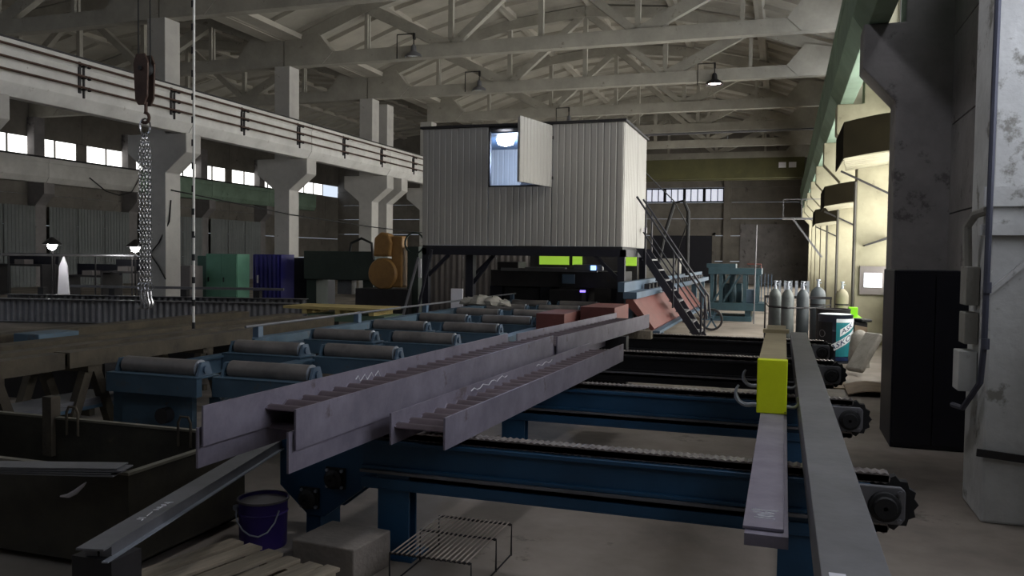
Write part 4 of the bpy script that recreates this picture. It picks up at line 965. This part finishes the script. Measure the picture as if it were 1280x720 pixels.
# rusty beams on trestles
def trestle(y, label, x=-6.05):
    t = thing('trestle', label, 'trestle', (x, y, 0), 'trestles under the rusty beams')
    for s in (-1, 1):
        MB().prism([(y+s*.05-.045,.66),(y+s*.05+.045,.66),(y+s*.3+.045,0),(y+s*.3-.045,0)], 'x', x+.02, x+.1).build('leg', M_rust, t)
        MB().prism([(y+s*.05-.045,.66),(y+s*.05+.045,.66),(y+s*.3+.045,0),(y+s*.3-.045,0)], 'x', x-.6, x-.52).build('leg', M_rust, t)
    MB().box(x-.62, x+.12, y-.08, y+.08, .66, .72).build('head_beam', M_rust, t)
    MB().box(x-.58, x+.08, y-.03, y+.03, .25, .31).build('cross_tie', M_rust, t)
trestle(4.9, 'rusty steel trestle with paint runs beside the steel bin')
trestle(5.9, 'rusty steel trestle next to the first roller')
trestle(7.45, 'rusty steel trestle behind the hanging striped cord')
for x, y0, y1, lab in ((-6.0, 4.0, 5.55, 'rusty steel beam on the trestles nearest the steel bin'), (-6.0, 5.6, 8.2, 'rusty flaking steel beam on the trestles beside the first rollers'), (-6.42, 3.8, 8.3, 'rusty steel beam on the trestles behind two shorter ones')):
    mb = MB(); mb.box(x-.09, x+.09, y0, y1, .72, .735); mb.box(x-.09, x+.09, y0, y1, .845, .86); mb.box(x-.09, x-.06, y0, y1, .735, .845); mb.box(x+.06, x+.09, y0, y1, .735, .845)
    tag(mb.build('rusty_beam', M_rust), lab, 'steel beam', 'rusty beams on trestles')
# plates stored between trestles
for k, z in enumerate((.312, .345, .378)):
    tag(MB().box(-6.4, -5.98, 4.5, 6.3, z, z+.03).build('stored_plate', M_grey if k else M_blued), 'long plate stored between the rusty trestles, ' + ('lowest of three', 'middle of three', 'top of three')[k], 'plate', 'plates between the trestles')
# timber baulks beyond
for i, (x, y0, y1, z0, lab) in enumerate(((-8.2, 6.2, 12.6, .502, 'long olive painted baulk lying beyond the rusty trestles'), (-9.3, 6.5, 12.6, .502, 'long weathered baulk lying farther beyond the rusty trestles'), (-7.5, 7.0, 12.5, .502, 'long dark steel baulk lying just beyond the rusty trestles'))):
    tag(MB().box(x-.16, x+.16, y0, y1, z0, z0+.2).build('timber_baulk', M_rust, bevel=.01), lab, 'baulk', 'baulks beyond the trestles')
for y in (7.5, 10, 12.2): tag(MB().box(-9.5, -7.3, y-.1, y+.1, 0, .5).build('sleeper_stack', M_dark), 'dark sleeper support under the long baulks', 'support', 'supports under the baulks')
tag(MB().box(-8.9, -8.5, 7.6, 8.2, .502, .74).build('grey_box', M_blued, bevel=.01), 'small blue-grey box lying between the long baulks', 'box')

# big corrugated-web girders lying on the floor, web upright
def girder(p0, p1, h, label, z0=.02):
    p0 = Vector(p0); p1 = Vector(p1); L = (p1-p0).length; a = math.atan2(p1.y-p0.y, p1.x-p0.x)
    t = thing('corrugated_girder', label, 'steel girder', (p0.x, p0.y, z0), 'corrugated girders on the floor'); t.rotation_euler = (0, 0, a)
    corr_sheet(L, h-.03, .025, .155, .008, 6).xform(Matrix.Translation((0,0,.015))).build('corrugated_web', M_grey, t, local=True)
    MB().box(0, L, -.12, .12, 0, .015).build('flange', M_grey, t, local=True); MB().box(0, L, -.12, .12, h-.015, h).build('flange', M_grey, t, local=True)
    return t
girder((-18.4, 15.1), (-10.9, 16.9), .56, 'long grey corrugated web girder on the floor before the green lockers')
girder((-18.8, 15.9), (-11.2, 17.75), .62, 'second grey corrugated web girder behind the first, with timber stubs')
for k in range(4):
    u = .12+.24*k; x = -18.8+7.6*u; y = 15.9+1.85*u
    tag(MB().box(x-.09, x+.09, y-.06, y+.06, .645, .82).build('timber_stub', M_dark), 'dark timber stub standing on the rear corrugated girder', 'timber', 'timber stubs on the girder')
tag(MB().bar((-17.2, 16.35, .86), (-11.8, 17.65, .86), .08, .06).build('steel_bar', M_grey), 'long grey bar lying on timber stubs over the rear girder', 'steel bar')

# lockers, container, benches, ochre machine against the left columns
def locker(p, w, d_, h, label, m_, doors=2):
    t = thing('locker', label, 'locker', (p[0], p[1], 0))
    MB().box(p[0]-w/2, p[0]+w/2, p[1], p[1]+d_, 0, h).build('body', m_, t, bevel=.01)
    for k in range(doors):
        x0 = p[0]-w/2+.02+k*(w-.04)/doors; o = MB().box(x0+.005, x0+(w-.04)/doors-.005, p[1]-.02, p[1], .06, h-.04).build('door', m_, t)
        MB().box(x0+.08, x0+.11, p[1]-.045, p[1]-.02, h*.5, h*.5+.14).build('handle', M_dark, o)
q = PY(277, 350, 21.2); locker((q.x, 21.2), 1.15, .6, 1.72, 'pale green steel locker with two doors behind the girders', M_gbox)
q = PY(254, 350, 21.6); locker((q.x, 21.7), .6, .6, 1.65, 'darker green steel locker beside the pale green one', mat('dark_green_locker', (62,98,86), .5, .05, .15, 1.5, bump=.04), 1)
q = PY(222, 350, 20.4); locker((q.x, 20.4), .95, .55, 1.35, 'grey steel locker beside the hanging chains', M_gryloc)
q = PY(333, 345, 22.5)
t = thing('blue_container', 'blue ribbed metal container with white handle near the column', 'container', (q.x, 22.5, 0))
corr_sheet(.95, 1.6, .02, .16, .02, 6).xform(Matrix.Translation((q.x-.5, 22.5, .1))).build('ribbed_front', M_bbox, t)
MB().box(q.x-.5, q.x+.5, 22.56, 23.3, 0, 1.72).build('body', M_bbox, t); MB().box(q.x-.32, q.x-.28, 22.44, 22.47, .8, 1.05).build('handle', M_paper, t)
q = PY(352, 335, 24.4)
t = thing('switch_cabinet', 'grey electric switch cabinet with a pipe beside the left column', 'cabinet', (q.x, 24.4, 0))
MB().box(q.x-.25, q.x+.25, 24.3, 24.6, .9, 1.7).build('box', M_gryloc, t, bevel=.01); mb = MB(); mb.cyl((q.x, 24.45, .3), (q.x, 24.45, .9), .12, n=10); mb.box(q.x-.2, q.x+.2, 24.35, 24.6, 0, .3); mb.build('stand', M_conc, t)
q = PY(385, 345, 23.5); locker((q.x-.2, 23.75), 1.3, .7, 1.62, 'dark violet-blue cabinet between the left columns', M_darkblue, 2)
# shelving and benches in the dark behind the girders
for px, y, w, h, lab in ((20, 24, 2.6, 1.5, 'dark workbench with upright panel at the far end of the lamp row'), (105, 25, 2.2, 1.1, 'dark workbench under the left work lamp'), (150, 24.5, 1.8, 1.3, 'dark workbench with a tray beside the hanging chains')):
    q = PY(px, 350, y); t = thing('workbench', lab, 'workbench', (q.x, y, 0), 'workbenches in the neighbouring bay')
    MB().box(q.x-w/2, q.x+w/2, y, y+.8, h-.35, h-.28).build('top', M_dark, t); MB().box(q.x-w/2, q.x+w/2, y+.74, y+.8, h-.28, h+.15).build('back_panel', M_darkblue, t)
    for s in (-1, 1): MB().box(q.x+s*(w/2-.05)-.05, q.x+s*(w/2-.05)+.05, y, y+.8, 0, h-.35).build('leg_frame', M_dark, t)
    MB().box(q.x-.3, q.x+.2, y+.2, y+.6, h-.28, h-.1).build('tray', M_gryloc, t)
q = PY(78, 350, 23); tag(MB().prism([(q.x-.25,0),(q.x+.3,0),(q.x+.2,1.2),(q.x+.05,1.55),(q.x-.15,1.2)], 'y', 23, 23.05).build('bent_sheet', M_paper), 'pale bent sheet standing under the left work lamp', 'sheet')
a = PX(0, 318, -22); b = PX(172, 320, -22)
t = thing('service_pipe', 'long grey service pipe on thin stands running low through the neighbouring bay', 'pipe', (a.x, a.y, 0))
MB().tube([a, b], .04, 8).build('tube', M_grey, t)
for u in (.05, .35, .65, .95): c_ = a.lerp(b, u); MB().cyl((c_.x, c_.y, 0), (c_.x, c_.y, c_.z), .025, n=8).build('stand', M_dark, t)
# ochre machine
q = PY(481, 342, 21.8); z_ = q.z
t = thing('ochre_machine', 'ochre yellow round-cased machine with belt guard on a dark base', 'machine', (q.x, 21.8, 0))
MB().lathe([(.01,-.2),(.42,-.2),(.46,-.15),(.46,.15),(.01,.2)], (q.x, 21.8, z_), 24, (0,1,0)).build('lower_casing', M_pump, t, smooth=True)
MB().prism([(q.x-.3,z_+.5),(q.x+.25,z_+.5),(q.x+.3,z_+.9),(q.x+.2,z_+1.15),(q.x-.05,z_+1.22),(q.x-.26,z_+1.05)], 'y', 21.6, 22.0).build('upper_casing', M_pump, t, bevel=.06)
MB().box(q.x+.25, q.x+.6, 21.7, 22.1, z_-.4, z_+1.1).build('column', M_pump, t, bevel=.05)
mb = MB(); mb.box(q.x-.8, q.x+.9, 21.5, 22.6, 0, z_-.44); mb.build('base', M_dark, t)
MB().lathe([(.28,-.03),(.32,-.03),(.32,.03),(.28,.03),(.28,-.03)], (q.x+1.0, 21.7, z_+.9), 20, (0,1,0)).build('hand_wheel', M_dgreen, t)
mb = MB(); mb.box(q.x+.75, q.x+1.1, 21.75, 22.1, 0, z_+.8); mb.build('side_column', M_dgreen, t)
MB().box(q.x+1.12, q.x+1.2, 21.7, 21.75, z_-.1, z_+.45).build('white_box', M_paper, t)
q = PY(430, 335, 22.6)
t = thing('shear_machine', 'dark green guillotine machine with a hoop handle beside the ochre machine', 'machine', (q.x, 22.7, 0))
MB().box(q.x-1.5, q.x+1.0, 22.7, 23.6, .95, 1.85).build('upper_beam', M_dgreen, t, bevel=.02)
for x in (-1.3, .7): MB().box(q.x+x-.15, q.x+x+.2, 22.8, 23.5, 0, .95).build('leg', M_dgreen, t)
MB().tube([(q.x+.2, 22.6, 1.85), (q.x+.25, 22.6, 2.1), (q.x+.6, 22.6, 2.25), (q.x+.95, 22.6, 2.1), (q.x+1.0, 22.6, 1.6)], .04, 8).build('hoop_handle', M_rubber, t, smooth=True)
MB().box(q.x-.4, q.x+.1, 22.9, 23.2, .95-.45, .94).build('scrap_tray', M_grey, t)
# timber stand with yellow boards
q = PZ(440, 398, .55)
t = thing('timber_stand', 'green stand carrying yellow timber boards beside the roller conveyor', 'stand', (q.x, q.y, 0))
for k in range(3): MB().box(q.x-1.3, q.x+.75, q.y-.3+.3*k, q.y-.06+.3*k, .72, .77).build('timber_board', M_wood2, t)
MB().box(q.x-.8, q.x+.8, q.y-.25, q.y+.5, .5, .63).build('frame', mat('faded_green_paint', (92,112,92), .6, 0, .2, 3, bump=.05), t)
for x in (-.6, .6): MB().box(q.x+x-.06, q.x+x+.06, q.y-.2, q.y+.45, 0, .5).build('leg', M_dark, t)
for x in (-.9, -.2, .5): MB().box(q.x+x, q.x+x+.1, q.y-.28, q.y+.5, .63, .72).build('spacer', M_wood2, t)
# posts and props near the cabin's left post
for px, py, lab in ((503, 360, 'thin slanting prop against the cabin post, outer'), (520, 350, 'thin slanting prop against the cabin post, inner')):
    a = PY(px-6, py+26, 15.8); b = PY(px+20, py-38, 15.8); a.z = 0.02
    tag(MB().tube([a, b], .03, 8).build('prop_bar', M_grey if px < 510 else M_darkblue), lab, 'bar', 'props by the cabin post')
# cables on the left column
tag(MB().tube([(XL+.31, 18.9, 3.2), (XL+.34, 18.8, 2.6), (XL+.1, 18.66, 2.0), (XL-.2, 18.66, 1.7), (XL+.1, 18.66, 1.35), (XL+.33, 18.66, 1.0)], .02, 6).build('column_cable', M_rubber, smooth=True), 'black cable looped around the column behind the hanging chains', 'cable')
tag(MB().tube([(XL+.33, 18.9, 3.48), (XL+.36, 24.7, 3.1), (XL+.34, 30.7, 2.9), (XL+.4, 36, 2.8)], .02, 6).build('span_cable', M_rubber, smooth=True), 'black cable strung from column to column along the left row', 'cable')
tag(MB().tube([(XLL+1.1, 33.4, 5.5), (XLL+1.15, 34.4, 4.9), (XLL+1.15, 35.3, 4.75), (XLL+1.15, 36.2, 5.0), (XLL+1.1, 37.0, 6.0)], .03, 6).build('sagging_cable', M_rubber, smooth=True), 'black cable sagging across the pale beam of the neighbouring bay', 'cable')
